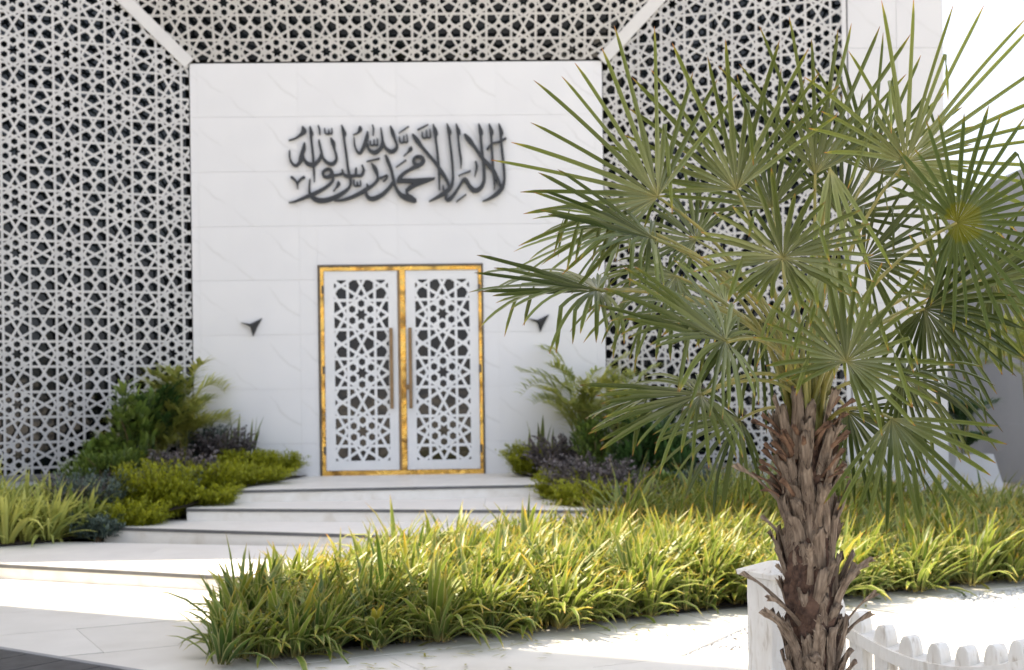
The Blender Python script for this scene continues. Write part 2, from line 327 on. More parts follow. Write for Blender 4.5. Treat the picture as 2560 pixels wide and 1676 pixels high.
# ------------------------------------------------------------------ the star lattice
def lattice_cell(w):
    """Faces of the star pattern in one 4 x 4 cell; every face becomes a ring of quads round a hole."""
    r3 = math.sqrt(3); a = 1 / 2.598076
    q = [((1, 0), (1, 2)), ((1 / r3, 1), (2, 1)), ((0, 2 / r3), (2, 0)), ((0, 2 / r3), (2 - (2 - r3 * 2 / 1 + 2 * r3 - 2) * 0 - 0.5359, 2)),
         ((2 - .5359, 2), (2, 2 - .3094)), ((2 / r3, 0), (2, 1.4641)), ((2, 1.4641), (2 - .3094, 2)), ((1 / r3, 1), (0, 2))]
    segs = []
    for (p, s) in q:
        for fx in (1, -1):
            for fy in (1, -1): segs.append(((p[0] * fx, p[1] * fy), (s[0] * fx, s[1] * fy)))
    for k in range(6):
        cx, cy = 2 * a * math.cos(rad(30 + 60 * k)), 2 * a * math.sin(rad(30 + 60 * k))
        hv = [(cx + a * math.cos(rad(30 + 60 * j)), cy + a * math.sin(rad(30 + 60 * j))) for j in range(6)]
        for j in range(6): segs.append((hv[j], hv[(j + 1) % 6]))
    S = []
    for i in (-1, 0, 1):
        for j in (-1, 0, 1):
            for p, s in segs: S.append(((p[0] + 4 * i, p[1] + 4 * j), (s[0] + 4 * i, s[1] + 4 * j)))
    S = np.array(S); A = S[:, 0]; Dv = S[:, 1] - S[:, 0]; L = np.hypot(Dv[:, 0], Dv[:, 1])
    E2 = S.reshape(-1, 2); edges = set(); pts = {}
    def key(p): return (round(p[0] * 500) , round(p[1] * 500))
    def vid(p):
        k = key(p)
        for dx in (-1, 0, 1):
            for dy in (-1, 0, 1):
                if (k[0] + dx, k[1] + dy) in pts: return (k[0] + dx, k[1] + dy)
        pts[k] = (float(p[0]), float(p[1])); return k
    for i in range(len(S)):
        d = Dv[i]; ts = [0.0, 1.0]
        cr = d[0] * Dv[:, 1] - d[1] * Dv[:, 0]
        ok = np.abs(cr) > 1e-6
        ap = A - A[i]
        with np.errstate(all='ignore'):
            t = (ap[:, 0] * Dv[:, 1] - ap[:, 1] * Dv[:, 0]) / cr
            u = (ap[:, 0] * d[1] - ap[:, 1] * d[0]) / cr
        sel = ok & (t > -1e-4) & (t < 1 + 1e-4) & (u > -1e-3) & (u < 1 + 1e-3); ts += list(t[sel])
        ep = E2 - A[i]; dist = np.abs(ep[:, 0] * d[1] - ep[:, 1] * d[0]) / L[i]; tt = (ep @ d) / L[i] ** 2
        ts += list(tt[(dist < 2e-3) & (tt > 0) & (tt < 1)])
        ts = sorted(min(1, max(0, x)) for x in ts); prev = None
        for x in ts:
            k = vid(A[i] + d * x)
            if prev is not None and k != prev: edges.add((min(k, prev), max(k, prev)))
            prev = k
    adj = {}
    for p, s in edges: adj.setdefault(p, []).append(s); adj.setdefault(s, []).append(p)
    for p in adj: adj[p].sort(key=lambda s: math.atan2(pts[s][1] - pts[p][1], pts[s][0] - pts[p][0]))
    seen, faces = set(), []
    for p in adj:
        for s in adj[p]:
            if (p, s) in seen: continue
            cyc = []; a_, b_ = p, s
            while (a_, b_) not in seen:
                seen.add((a_, b_)); cyc.append(a_)
                l = adj[b_]; c_ = l[(l.index(a_) - 1) % len(l)]; a_, b_ = b_, c_
            P = np.array([pts[k] for k in cyc]); x, y = P[:, 0], P[:, 1]
            ar = .5 * np.sum(x * np.roll(y, -1) - y * np.roll(x, -1))
            if 1e-4 < ar < 4 and len(P) >= 3:
                c = P.mean(0)
                if -2.001 <= c[0] < 1.999 and -2.001 <= c[1] < 1.999: faces.append(P)
    rings = []
    for P in faces:
        n = len(P); d = np.roll(P, -1, 0) - P; d /= np.hypot(d[:, 0], d[:, 1])[:, None]
        nrm = np.stack([-d[:, 1], d[:, 0]], 1); off = (nrm * P).sum(1) + w / 2
        alive = list(range(n)); good = True
        while True:
            m = len(alive)
            if m < 3: good = False; break
            I = []
            for k in range(m):                                 # I[k] = meet of line k-1 and line k
                i0, i1 = alive[k - 1], alive[k]
                de = nrm[i0][0] * nrm[i1][1] - nrm[i0][1] * nrm[i1][0]
                if abs(de) < 1e-3:
                    base = P[i1]; I.append(base + nrm[i1] * (w / 2)); continue
                I.append(np.array([(off[i0] * nrm[i1][1] - off[i1] * nrm[i0][1]) / de, (nrm[i0][0] * off[i1] - nrm[i1][0] * off[i0]) / de]))
            bad = [k for k in range(m) if np.dot(I[(k + 1) % m] - I[k], d[alive[k]]) < -1e-6]
            if not bad: break
            wk = min(bad, key=lambda k: np.dot(I[(k + 1) % m] - I[k], d[alive[k]])); alive.pop(wk)
        if not good: rings.append((P, None)); continue
        inner = []
        for i in range(n):                                     # vertex i lies between edge i-1 and edge i
            k = next((kk for kk in range(m) if alive[kk] >= i), 0)
            inner.append(I[k])
        rings.append((P, np.array(inner)))
    return rings
CELL = lattice_cell(.192)
CELLD = lattice_cell(.20)
def lattice_mesh(cell, ou, ov, du, dv, poly, depth, fill=False):
    """Cells whose star centres lie at (ou + 4 du i, ov + 4 dv j), cut to the convex polygon; local (u, v, w)."""
    V, Fc = [], []
    P = np.array(poly); u0, v0 = P.min(0); u1, v1 = P.max(0)
    base_v, base_f = [], []
    for (Q, I) in cell:
        o = len(base_v); n = len(Q)
        if I is None:
            base_v += [(x, y, 0) for x, y in Q]; base_f.append(tuple(range(o, o + n))); continue
        base_v += [(x, y, 0) for x, y in Q] + [(x, y, 0) for x, y in I] + [(x, y, -depth) for x, y in I]
        for i in range(n):
            j = (i + 1) % n
            if np.hypot(*(I[i] - I[j])) < 1e-5: base_f.append((o + i, o + j, o + n + i)); continue
            base_f.append((o + i, o + j, o + n + j, o + n + i)); base_f.append((o + n + i, o + n + j, o + 2 * n + j, o + 2 * n + i))
    BV = np.array(base_v) * np.array([du, dv, 1]); L = len(BV)
    edg = []
    area = sum(P[i][0] * P[(i + 1) % len(P)][1] - P[i][1] * P[(i + 1) % len(P)][0] for i in range(len(P)))
    if area < 0: P = P[::-1]
    for i in range(len(P)):
        a = P[i]; d = P[(i + 1) % len(P)] - a; nn = np.array([d[1], -d[0]]) / np.hypot(*d); edg.append((a, nn))  # outward
    nb = 0
    for i in range(math.floor((u0 - ou) / (4 * du)) - 1, math.ceil((u1 - ou) / (4 * du)) + 2):
        for j in range(math.floor((v0 - ov) / (4 * dv)) - 1, math.ceil((v1 - ov) / (4 * dv)) + 2):
            c = np.array([ou + 4 * du * i, ov + 4 * dv * j])
            cor = [c + np.array([x * du * 2.5, y * dv * 2.5]) for x in (-1, 1) for y in (-1, 1)]
            if any(all(np.dot(q - a, nn) > 0 for q in cor) for a, nn in edg): continue
            V.append(BV + np.array([c[0], c[1], 0])); Fc += [tuple(k + nb * L for k in f) for f in base_f]; nb += 1
    V = np.concatenate(V)
    me = bpy.data.meshes.new('tmp'); me.from_pydata(V.tolist(), [], Fc)
    bm = bmesh.new(); bm.from_mesh(me); bpy.data.meshes.remove(me)
    for a, nn in edg:
        bmesh.ops.bisect_plane(bm, geom=bm.verts[:] + bm.edges[:] + bm.faces[:], dist=1e-6, plane_co=(a[0], a[1], 0), plane_no=(nn[0], nn[1], 0), clear_outer=True)
    return bm
def frame_mat(P, U, Vv):                                       # matrix with u, v, w = U x V
    U, Vv = Vector(U).normalized(), Vector(Vv).normalized(); W_ = U.cross(Vv)
    return Matrix(((U.x, Vv.x, W_.x, P[0]), (U.y, Vv.y, W_.y, P[1]), (U.z, Vv.z, W_.z, P[2]), (0, 0, 0, 1)))
cT, sT = math.cos(TH), math.sin(TH)
ZS = .640                                                      # bottom of the side screens
ZTOP = 8.40
def screen(name, P, U, Vv, poly, ou, ov, du, dv, label, flip=False):
    e = empty(name, (0, 0, 0), label, 'screen', 'pierced star screens round the portal')
    Mx = frame_mat(P, U, Vv)
    if flip: pass
    e.matrix_world = Mx
    bm = lattice_mesh(CELL, ou, ov, du, dv, poly, .016)
    o = bm_obj('lattice', bm, M['lattice'], e)
    g_ = mesh_obj('glass_backing', [(x, y, -.16) for x, y in poly], [tuple(range(len(poly)))], M['glass'], e)
    return e, Mx
# left screen: u runs from the far edge out to the right corner (so that u x v points at the viewer)
PLv = B(SL, 0, 0)
UL = -(-cT * E1 + sT * EN)                                     # towards the portal
LL = 4.6
polyL = [(-LL, ZS), (-.012, ZS), (-.012, ZT + .0), (-(ZTOP - ZT) / cT, ZTOP), (-LL, ZTOP)]
scrL, MLx = screen('star_screen', PLv, UL, UP, polyL, -.2585, 5.08, .1508, .1500, 'tall white pierced star screen left of the marble wall, angled towards the viewer')
UR = cT * E1 + sT * EN; LR = 2.97
PRv = B(SR_, 0, 0)
polyR = [(.012, ZS), (LR, ZS), (LR, ZTOP), ((ZTOP - ZT) / cT, ZTOP), (.012, ZT)]
assert (ZTOP - ZT) / cT < LR
scrR, MRx = screen('star_screen', PRv, UR, UP, polyR, .325, 5.687, .1468, .1500, 'tall white pierced star screen behind the palm, right of the marble wall')
PT = B(SL, 0, ZT); VT = cT * UP + sT * EN; nT = np.cross(E1, VT)
def topuv(u, v):
    p = onplane(u, v, PT, nT); return float(np.dot(p - PT, E1)), float(np.dot(p - PT, VT))
tu, tv = topuv(568, 131.7); HT = (ZTOP - ZT) / cT; WT = SR_ - SL
polyT = [(0, .02), (WT, .02), (WT + HT * cT, HT), (-HT * cT, HT)]
tu2, _ = topuv(568 + 124.0, 131.0)
screen('star_screen', PT, E1, VT, polyT, tu, tv, abs(tu2 - tu) / 4, .150, 'sloping white pierced star screen above the marble wall')

# white mitre bands, inner trims, ledges and plinths
def strip(name, a, b, side, fwd, w_, t_, mat, parent=None, back=.0):
    """a bar from a to b, w_ wide along 'side', t_ deep along 'fwd'."""
    a, b, side, fwd = map(Vector, (a, b, side, fwd)); d = (b - a).normalized(); side = (side - d * side.dot(d)).normalized(); fw = d.cross(side).normalized()
    if fw.dot(fwd) < 0: fw = -fw
    bm = bmesh.new(); vs = []
    for p in (a, b):
        for x, y in ((-.5, back), (.5, back), (.5, t_ + back), (-.5, t_ + back)): vs.append(bm.verts.new(p + side * x * w_ + fw * y))
    for f in ((0, 1, 2, 3), (7, 6, 5, 4), (0, 4, 5, 1), (1, 5, 6, 2), (2, 6, 7, 3), (3, 7, 4, 0)): bm.faces.new([vs[i] for i in f])
    return bm_obj(name, bm, mat, parent)
bld = empty('mosque_building', (0, 0, 0), 'white marble building round the portal with corner pier and stone plinth', 'building')
Lf = (ZTOP - ZT)
for sgn, s0 in ((-1, SL), (1, SR_)):
    a = B(s0, .02, ZT); b = B(s0 + sgn * Lf, .02 + Lf * math.tan(TH), ZTOP)
    strip('mitre_band', a, b, (E1 * 1 + UP * sgn * -1) if sgn > 0 else (E1 + UP), EN, .15, .05, M['band'], bld, back=-.02)
strip('screen_sill', B(SL, 0, ZS - .02), PLv - UL * LL + UP * (ZS - .02), UP, EN, .06, .10, M['grey_edge'], bld, back=-.05)
strip('screen_sill', B(SR_, 0, ZS - .02), PRv + UR * LR + UP * (ZS - .02), UP, EN, .06, .10, M['grey_edge'], bld, back=-.05)
def bprism(name, sn, z0, z1, mat, parent=None):               # polygon given in (s, n)
    bm = bmesh.new(); add_prism(bm, [tuple(B(s, n, 0)[:2]) for s, n in sn], z0, z1); return bm_obj(name, bm, mat, parent)
def off(s0, sg, L, o=0): return (s0 + sg * L * cT + sg * 0 , L * sT + o)
bprism('plinth', [(SL, .02), off(SL, -1, LL, .02), off(SL, -1, LL, -.3), (SL, -.3)], -.05, ZS - .05, M['plinth'], bld)
bprism('plinth', [(SR_, .02), off(SR_, 1, LR - .002, .02), off(SR_, 1, LR - .002, -.3), (SR_, -.3)], -.05, ZS - .05, M['plinth'], bld)
# pier right: front face parallel to the wall
s_a = SR_ + LR * cT; n_p = LR * sT + .03
pe = onplane(2366, 700, B(0, n_p, 0), EN); s_e = float(np.dot(pe - W0, E1))
strip('screen_edge_trim', PRv + UR * (LR + .01) + UP * (ZS - .05), PRv + UR * (LR + .01) + UP * ZTOP, UR, EN, .05, .03, M['band'], bld)
bm = bmesh.new(); bbox(bm, s_a + .045, s_e - .005, -34, n_p - .024, -.05, ZTOP + .4); o = bobj('pier_core', bm, M['backing'], None); adopt(o, bld)
pz = [-.03, .55, 1.23, 1.91, 2.59, 3.27, 3.95, 4.63]
zq = float(onplane(2250, 120, B(0, n_p, 0), EN)[2])
pz = [zq - 1.0 * k for k in range(6, -1, -1)] + [zq + 1.0, zq + 2.0, zq + 3.0]; pz = [-.03] + [z for z in pz if z > .1]
ps = [s_a + .045, s_a + .62, s_e]
for i in range(2):
    for j in range(len(pz) - 1):
        bm = bmesh.new(); bbox(bm, .0015, ps[i + 1] - ps[i] - .0015, n_p - .024, n_p + random.uniform(-.001, .001), .0015, pz[j + 1] - pz[j] - .0015)
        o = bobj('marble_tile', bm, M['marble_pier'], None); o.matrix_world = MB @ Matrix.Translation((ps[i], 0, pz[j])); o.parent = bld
# roof mass and the returns that close the building, plus added shade blocks
bprism('roof_mass', [(SL - 9, -.6), (SL - 9, .9), off(SL, -1, LL + .02, 0), (SL - Lf, Lf * math.tan(TH) - .02), (SR_ + Lf, Lf * math.tan(TH) - .02), (s_e - .2, n_p - .03), (s_e - .2, -34), (SL - 9, -34)], ZTOP + .002, ZTOP + .35, M['plinth'], bld)
bprism('added_parapet', [(s_a - 1, -2.5), (s_e - .2, -2.5), (s_e - .2, -34), (s_a - 1, -34)], ZTOP + .352, ZTOP + 2.2, M['plinth'], bld)  # unseen raised block, added to keep the grey side wall in shade
bprism('added_shade_tower', [(SL - 8.0, -1.9), (SL - 4.4, -1.9), (SL - 4.4, -5.5), (SL - 8.0, -5.5)], ZTOP + .36, 22, M['plinth'], bld)  # unseen, added to throw shade on the right-hand grass
bprism('side_wall', [off(SL, -1, LL + .01, 0), (SL - 9, 1.74), (SL - 9, -6), off(SL, -1, LL + .01, -.6)], -.05, ZTOP, M['plinth'], bld)
bprism('rear_mass', [(SL - 4, -.75), (s_a, -.75), (s_a, -34), (SL - 4, -34)], -.05, ZTOP, M['slate'], bld)

# ------------------------------------------------------------------ double door
door = empty('double_door', (0, 0, 0), 'white pierced double door in a polished gold frame at the top of the steps', 'door'); door.matrix_world = MB
bm = bmesh.new()
fo = dict(l=D0, r=D1, t=DZ)
l1, r0, lc, rc, zt_, zb_ = -2.330, -.405, -1.412, -1.318, 3.085, .592
bbox(bm, D0 + .006, l1, -.12, .012, ZB, DZ - .012); bbox(bm, r0, D1 - .006, -.12, .012, ZB, DZ - .012)
bbox(bm, l1, r0, -.12, .010, zt_, DZ - .012); bbox(bm, l1, r0, -.12, .010, ZB, zb_)
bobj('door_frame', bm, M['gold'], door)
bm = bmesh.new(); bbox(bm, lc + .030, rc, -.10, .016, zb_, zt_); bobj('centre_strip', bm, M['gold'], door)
bm = bmesh.new(); bbox(bm, lc, lc + .029, -.10, .008, zb_, zt_); bobj('meeting_edge', bm, M['bronze'], door)
for hz_ in (.85, 1.85, 2.85):
    for hs in (l1 - .012, r0 + .012):
        bm = bmesh.new(); bbox(bm, hs - .014, hs + .014, .008, .024, hz_ - .05, hz_ + .05); bobj('hinge', bm, M['brown_edge'], door)
bm = bmesh.new(); bbox(bm, D0 - .006, D1 + .006, -.12, .022, DZ - .018, DZ + .010); bbox(bm, D0 - .006, D0 + .024, -.12, .016, ZB, DZ - .012); bbox(bm, D1 - .018, D1 + .006, -.12, .016, ZB, DZ - .012)
bobj('frame_edge', bm, M['brown_edge'], door)
dz0, dz1 = .715, 2.97; dv = (dz1 - dz0) / 12.4
for (a, b, pl, pr_) in ((l1, lc, -2.205, -1.530), (rc, r0, -1.195, -.520)):
    leaf = empty('door_leaf', (0, 0, 0)); leaf.parent = door
    bm = bmesh.new(); gq = .004
    bbox(bm, a + gq, pl, -.06, -.004, zb_ + gq, zt_ - gq); bbox(bm, pr_, b - gq, -.06, -.004, zb_ + gq, zt_ - gq)
    bbox(bm, pl, pr_, -.06, -.004, dz1, zt_ - gq); bbox(bm, pl, pr_, -.06, -.004, zb_ + gq, dz0)
    me_o = bobj('leaf_rails', bm, M['lattice_door'], leaf)
    bm = lattice_mesh(CELLD, (pl + pr_) / 2, dz0 + 2.01 * dv, (pr_ - pl) / 4, dv, [(pl, dz0), (pr_, dz0), (pr_, dz1), (pl, dz1)], .022)
    for v in bm.verts: v.co = Vector((v.co.x, .006 - v.co.z, v.co.y))
    bobj('pierced_panel', bm, M['lattice_door'], leaf)
    bm = bmesh.new(); bbox(bm, pl - .01, pr_ + .01, -.075, -.062, dz0 - .01, dz1 + .01); bobj('glass', bm, M['door_glass'], leaf)
    hx = -1.497 if a < -2 else -1.262
    bm = bmesh.new(); bbox(bm, hx - .022, hx + .022, .045, .075, 1.36, 2.365); bevel(bm, .004)
    for z in (1.46, 2.26): bbox(bm, hx - .012, hx + .012, -.006, .046, z - .012, z + .012)
    bobj('pull_handle', bm, M['bronze'], leaf)
    if a > -2:
        bm = bmesh.new(); bbox(bm, rc - .01, rc + .05, .016, .04, 1.60, 1.66); bobj('lock', bm, M['bronze'], leaf)
    # leaf empties carry the parts as sub-parts
bm = bmesh.new(); bbox(bm, D0 + .01, D1 - .01, -.49, -.20, ZB, DZ - .02); adopt(bobj('dark_vestibule', bm, M['slate'], None), bld)

# ------------------------------------------------------------------ arrow-shaped wall lamps
def sconce(u, v, label):
    s0, z0 = wl(u, v); k = 1 / 200.0 / 22.26
    pts = [(140, 500), (700, 590), (1340, 290), (1080, 760), (840, 1290), (690, 780), (560, 690)]
    c = (830, 700)
    P = [((x - c[0]) * k, -(y - c[1]) * k) for x, y in pts]
    e = empty('wall_lamp', tuple(B(s0, 0, z0)), label, 'wall lamp', 'arrow-shaped wall lamps', rz=PSI)
    bm = bmesh.new(); back = [bm.verts.new((x, .0, z)) for x, z in P]; fr = [bm.verts.new((x * .96, -.045, z * .96)) for x, z in P]; tip = bm.verts.new((0.0, -.085, 0.0))
    n = len(P)
    for i in range(n):
        j = (i + 1) % n; bm.faces.new((back[i], back[j], fr[j], fr[i])); bm.faces.new((fr[i], fr[j], tip))
    bm.faces.new(back)
    o = bm_obj('lamp_body', bm, M['charcoal'], e)
    bm = bmesh.new(); add_box(bm, (-.03, -.012, -.03), (.03, .0, .03)); bm_obj('mounting_plate', bm, M['dark_edge'], e)
sconce(633, 815, 'small black arrow-shaped wall lamp left of the golden door')
sconce(1350, 805, 'small black arrow-shaped wall lamp right of the door, near the palm leaf tips')

# ------------------------------------------------------------------ calligraphy, stroke by stroke (pen path with widths, enlarged photo coordinates)
A_, B_, C_ = 715, 880, 1060
STR = [
 (A_, [(300,130,40),(322,210,105),(270,270,60),(170,340,36),(60,375,30)]),
 (A_, [(430,125,26),(455,250,80),(450,330,48),(480,600,46),(500,900,42),(508,1110,15)]),
 (A_, [(575,110,30),(600,190,36),(605,275,25)]),
 (A_, [(690,160,24),(700,245,30),(760,255,34),(762,180,22)]), (A_, [(762,255,30),(818,248,30),(815,160,22)]),
 (A_, [(798,330,30),(840,420,85),(860,520,46),(895,640,46),(895,720,56),(830,790,76),(740,770,70),(660,680,52),(630,560,46),(600,430,46),(590,360,25)]),
 (A_, [(635,600,42),(590,720,60),(500,800,88),(400,790,85),(335,720,56),(300,640,60)]),
 (A_, [(335,415,35),(320,520,75),(280,650,78),(250,760,62),(180,822,60),(110,770,45),(75,680,35),(70,550,25)]),
 (A_, [(990,105,26),(1035,250,84),(1030,330,48),(1070,600,48),(1100,850,50),(1130,1000,60)]),
 (A_, [(1130,1000,60),(1150,1120,50),(1120,1210,52),(1000,1310,75),(850,1390,90),(700,1435,100),(560,1430,100),(470,1370,80),(420,1270,44),(430,1060,25)]),
 (A_, [(1350,810,34),(1378,900,52),(1340,990,60),(1250,985,55),(1245,860,34)]),
 (A_, [(1260,990,60),(1120,1010,75),(1030,975,55),(1000,890,34)]),
 (A_, [(1010,960,50),(900,990,55),(830,990,60)]),
 (A_, [(735,880,60),(665,930,55),(680,1010,60),(760,1020,70),(820,960,70),(790,890,62),(735,880,60)]),
 (A_, [(830,1000,60),(830,1090,50),(730,1190,60),(560,1290,75),(350,1380,65),(180,1450,45),(60,1475,22)]),
 (A_, [(930,1098,30),(935,1150,75),(890,1220,28),(845,1275,20)]),
 (A_, [(1205,1070,25),(1212,1165,30),(1265,1175,34),(1265,1100,20)]), (A_, [(1265,1175,30),(1325,1168,28),(1320,1080,20)]),
 (A_, [(105,1025,60),(150,1060,50),(205,1130,40),(212,1235,14)]), (A_, [(330,1025,60),(270,1060,45),(215,1125,34)]),
 (B_, [(145,130,40),(150,180,80),(110,240,34),(30,280,24)]),
 (B_, [(280,220,34),(265,340,75),(215,480,65),(150,600,58),(90,560,45),(50,450,32),(40,320,20)]),
 (B_, [(275,440,50),(310,540,55),(400,590,85),(490,540,70),(540,440,60),(540,330,45),(515,155,28)]),
 (B_, [(550,400,55),(600,510,60),(700,575,80),(780,530,70),(800,470,50),(760,350,50),(725,240,80),(685,125,32)]),
 (B_, [(370,105,28),(385,180,32),(375,290,20)]),
 (B_, [(325,380,20),(332,452,30),(390,456,30),(395,360,20)]), (B_, [(390,456,30),(455,450,28),(450,345,20)]),
 (B_, [(835,245,18),(1005,130,25)]), (B_, [(845,310,22),(852,402,34),(915,406,34),(920,300,22)]), (B_, [(915,406,34),(985,400,30),(970,270,20)]),
 (B_, [(1165,190,30),(1350,95,20)]), (B_, [(1245,230,22),(1252,322,32),(1320,325,32),(1320,200,20)]), (B_, [(1320,325,32),(1388,318,30),(1380,180,20)]),
 (B_, [(1075,270,45),(1150,370,92),(1250,500,62),(1350,620,60),(1480,775,60),(1600,950,76),(1680,1080,62),(1715,1190,46)]),
 (B_, [(1048,490,34),(1040,530,80),(990,590,28),(920,652,20)]),
 (B_, [(785,850,20),(960,725,28)]), (B_, [(270,750,28),(490,695,30)]),
 (B_, [(1150,660,60),(1098,720,66),(1115,795,66),(1200,812,76),(1265,745,76),(1230,675,72),(1150,660,60)]),
 (B_, [(1180,820,95),(1050,880,62),(920,960,60),(845,1040,68),(818,1110,60)]),
 (B_, 'P', [(800,1060),(880,1048),(1100,1050),(1300,1038),(1475,1030),(1455,1072),(1300,1135),(1150,1190),(1040,1250),(975,1290),(960,1240),(1010,1180),(1095,1135),(800,1132)]),
 (B_, [(968,1240,44),(985,1330,54),(1060,1390,90)]),
 (B_, [(600,640,46),(640,740,72),(700,900,62),(740,1080,60),(790,1230,62),(870,1340,84),(980,1395,112),(1080,1425,110),(1125,1445,88)]),
 (B_, [(738,1100,50),(650,1230,65),(520,1350,80),(370,1410,90),(280,1370,70),(252,1285,45)]),
 (B_, [(352,785,32),(415,880,88),(455,1000,50),(455,1080,56),(370,1170,56),(260,1240,72),(150,1310,75),(0,1380,66),(-160,1430,50),(-300,1448,22)]),
 (B_, [(268,1140,20),(290,1195,62)]),
 (B_, [(505,1045,48),(570,1012,24),(622,1000,50),(605,1060,36),(560,1100,26)]),
 (C_, [(163,95,26),(208,240,92),(205,320,50),(240,600,48),(265,900,50),(275,1250,24)]),
 (C_, [(408,85,26),(452,230,86),(450,320,48),(490,650,50),(510,900,48),(510,1100,52),(460,1220,76),(350,1310,76),(240,1380,60),(95,1455,22)]),
 (C_, [(340,1170,20),(348,1260,40)]),
 (C_, [(568,90,26),(612,230,86),(605,310,46),(630,550,46),(655,720,45),(655,870,18)]),
 (C_, [(968,85,26),(1008,230,86),(1005,320,50),(1030,600,56),(1060,900,60),(1060,1100,66),(1000,1220,80),(900,1265,95),(810,1190,80),(745,1080,74),(700,1065,46),(620,1200,50),(520,1350,60),(440,1425,84),(385,1400,50),(400,1330,56)]),
 (C_, [(722,272,46),(800,370,95),(900,500,60),(1040,700,70),(1180,850,80),(1260,980,80),(1320,1110,60),(1370,1230,46)]),
 (C_, [(1150,90,26),(1193,230,86),(1190,320,46),(1205,600,48),(1225,900,50),(1245,1100,45),(1245,1250,16)]),
 (C_, [(1323,85,26),(1368,240,82),(1360,330,50),(1385,600,52),(1415,900,52),(1420,1080,52),(1380,1220,76),(1290,1320,80),(1170,1400,58),(1040,1455,22)]),
 (C_, [(1445,345,48),(1340,400,35),(1200,440,35),(1115,535,34)]),
 (C_, [(615,1000,20),(822,918,28)]), (C_, [(915,750,38),(932,850,52),(900,1015,18)]), (C_, [(575,1460,24),(748,1332,24)]),
]
def catmull(P, n=6):
    P = [np.array(p, float) for p in P]; Q = [P[0] * 2 - P[1]] + P + [P[-1] * 2 - P[-2]]; out = []
    for i in range(1, len(Q) - 2):
        for k in range(n):
            t = k / n; a, b, c, d = Q[i - 1], Q[i], Q[i + 1], Q[i + 2]
            out.append(.5 * ((2 * b) + (-a + c) * t + (2 * a - 5 * b + 4 * c - d) * t * t + (-a + 3 * b - 3 * c + d) * t ** 3))
    out.append(P[-1]); return out
ins = empty('wall_inscription', tuple(B(-1.4, 0, 4.35)), 'charcoal Arabic calligraphy lettering fixed to the marble above the golden door', 'lettering', rz=PSI)
cs0, cz0 = -1.4, 4.35
for si, st in enumerate(STR):
    off_n = .045 + .0006 * si; bk = .018
    def W2(x, y):
        s_, z_ = wl(st[0] + x / 7.081, 300 + y / 7.081); return s_ - cs0, z_ - cz0
    bm = bmesh.new()
    if st[1] == 'P':
        add_prism(bm, [W2(x, y) for x, y in st[2]][::-1], -bk, -off_n, lambda x, y, z: (x, z, y))
    else:
        C = catmull(st[1], 5) if len(st[1]) > 2 else catmull([st[1][0], [(a + b) / 2 for a, b in zip(*st[1])], st[1][1]], 3)
        k = 1 / 200 / 7.081; L, R = [], []
        for i, c in enumerate(C):
            d = C[min(i + 1, len(C) - 1)][:2] - C[max(i - 1, 0)][:2]; d = d / (np.hypot(*d) + 1e-9)
            # reed pen held at an angle: a little thicker across the slant
            hw = max(c[2], 8) * .46
            L.append(W2(c[0] - d[1] * hw, c[1] + d[0] * hw)); R.append(W2(c[0] + d[1] * hw, c[1] - d[0] * hw))
        def tip(c0, c1, hw):                                  # rounded end
            d = c0[:2] - c1[:2]; d = d / (np.hypot(*d) + 1e-9); return W2(c0[0] + d[0] * hw * .35, c0[1] + d[1] * hw * .35)
        n = len(C); vf = [[bm.verts.new((x, -off_n, z)) for x, z in S_] for S_ in (L, R)]; vb = [[bm.verts.new((x, -bk, z)) for x, z in S_] for S_ in (L, R)]
        t0, t1 = tip(C[0], C[1], C[0][2]), tip(C[-1], C[-2], C[-1][2])
        tf = [bm.verts.new((t[0], -off_n, t[1])) for t in (t0, t1)]; tb = [bm.verts.new((t[0], -bk, t[1])) for t in (t0, t1)]
        for i in range(n - 1):
            bm.faces.new((vf[0][i], vf[0][i + 1], vf[1][i + 1], vf[1][i]))
            bm.faces.new((vf[0][i], vb[0][i], vb[0][i + 1], vf[0][i + 1])); bm.faces.new((vf[1][i], vf[1][i + 1], vb[1][i + 1], vb[1][i]))
        for e_, i in ((0, 0), (1, n - 1)):
            bm.faces.new((vf[0][i], vf[1][i], tf[e_])); bm.faces.new((vf[0][i], tf[e_], tb[e_], vb[0][i])); bm.faces.new((vf[1][i], vb[1][i], tb[e_], tf[e_]))
    bm_obj('letter_stroke', bm, M['charcoal'], ins)

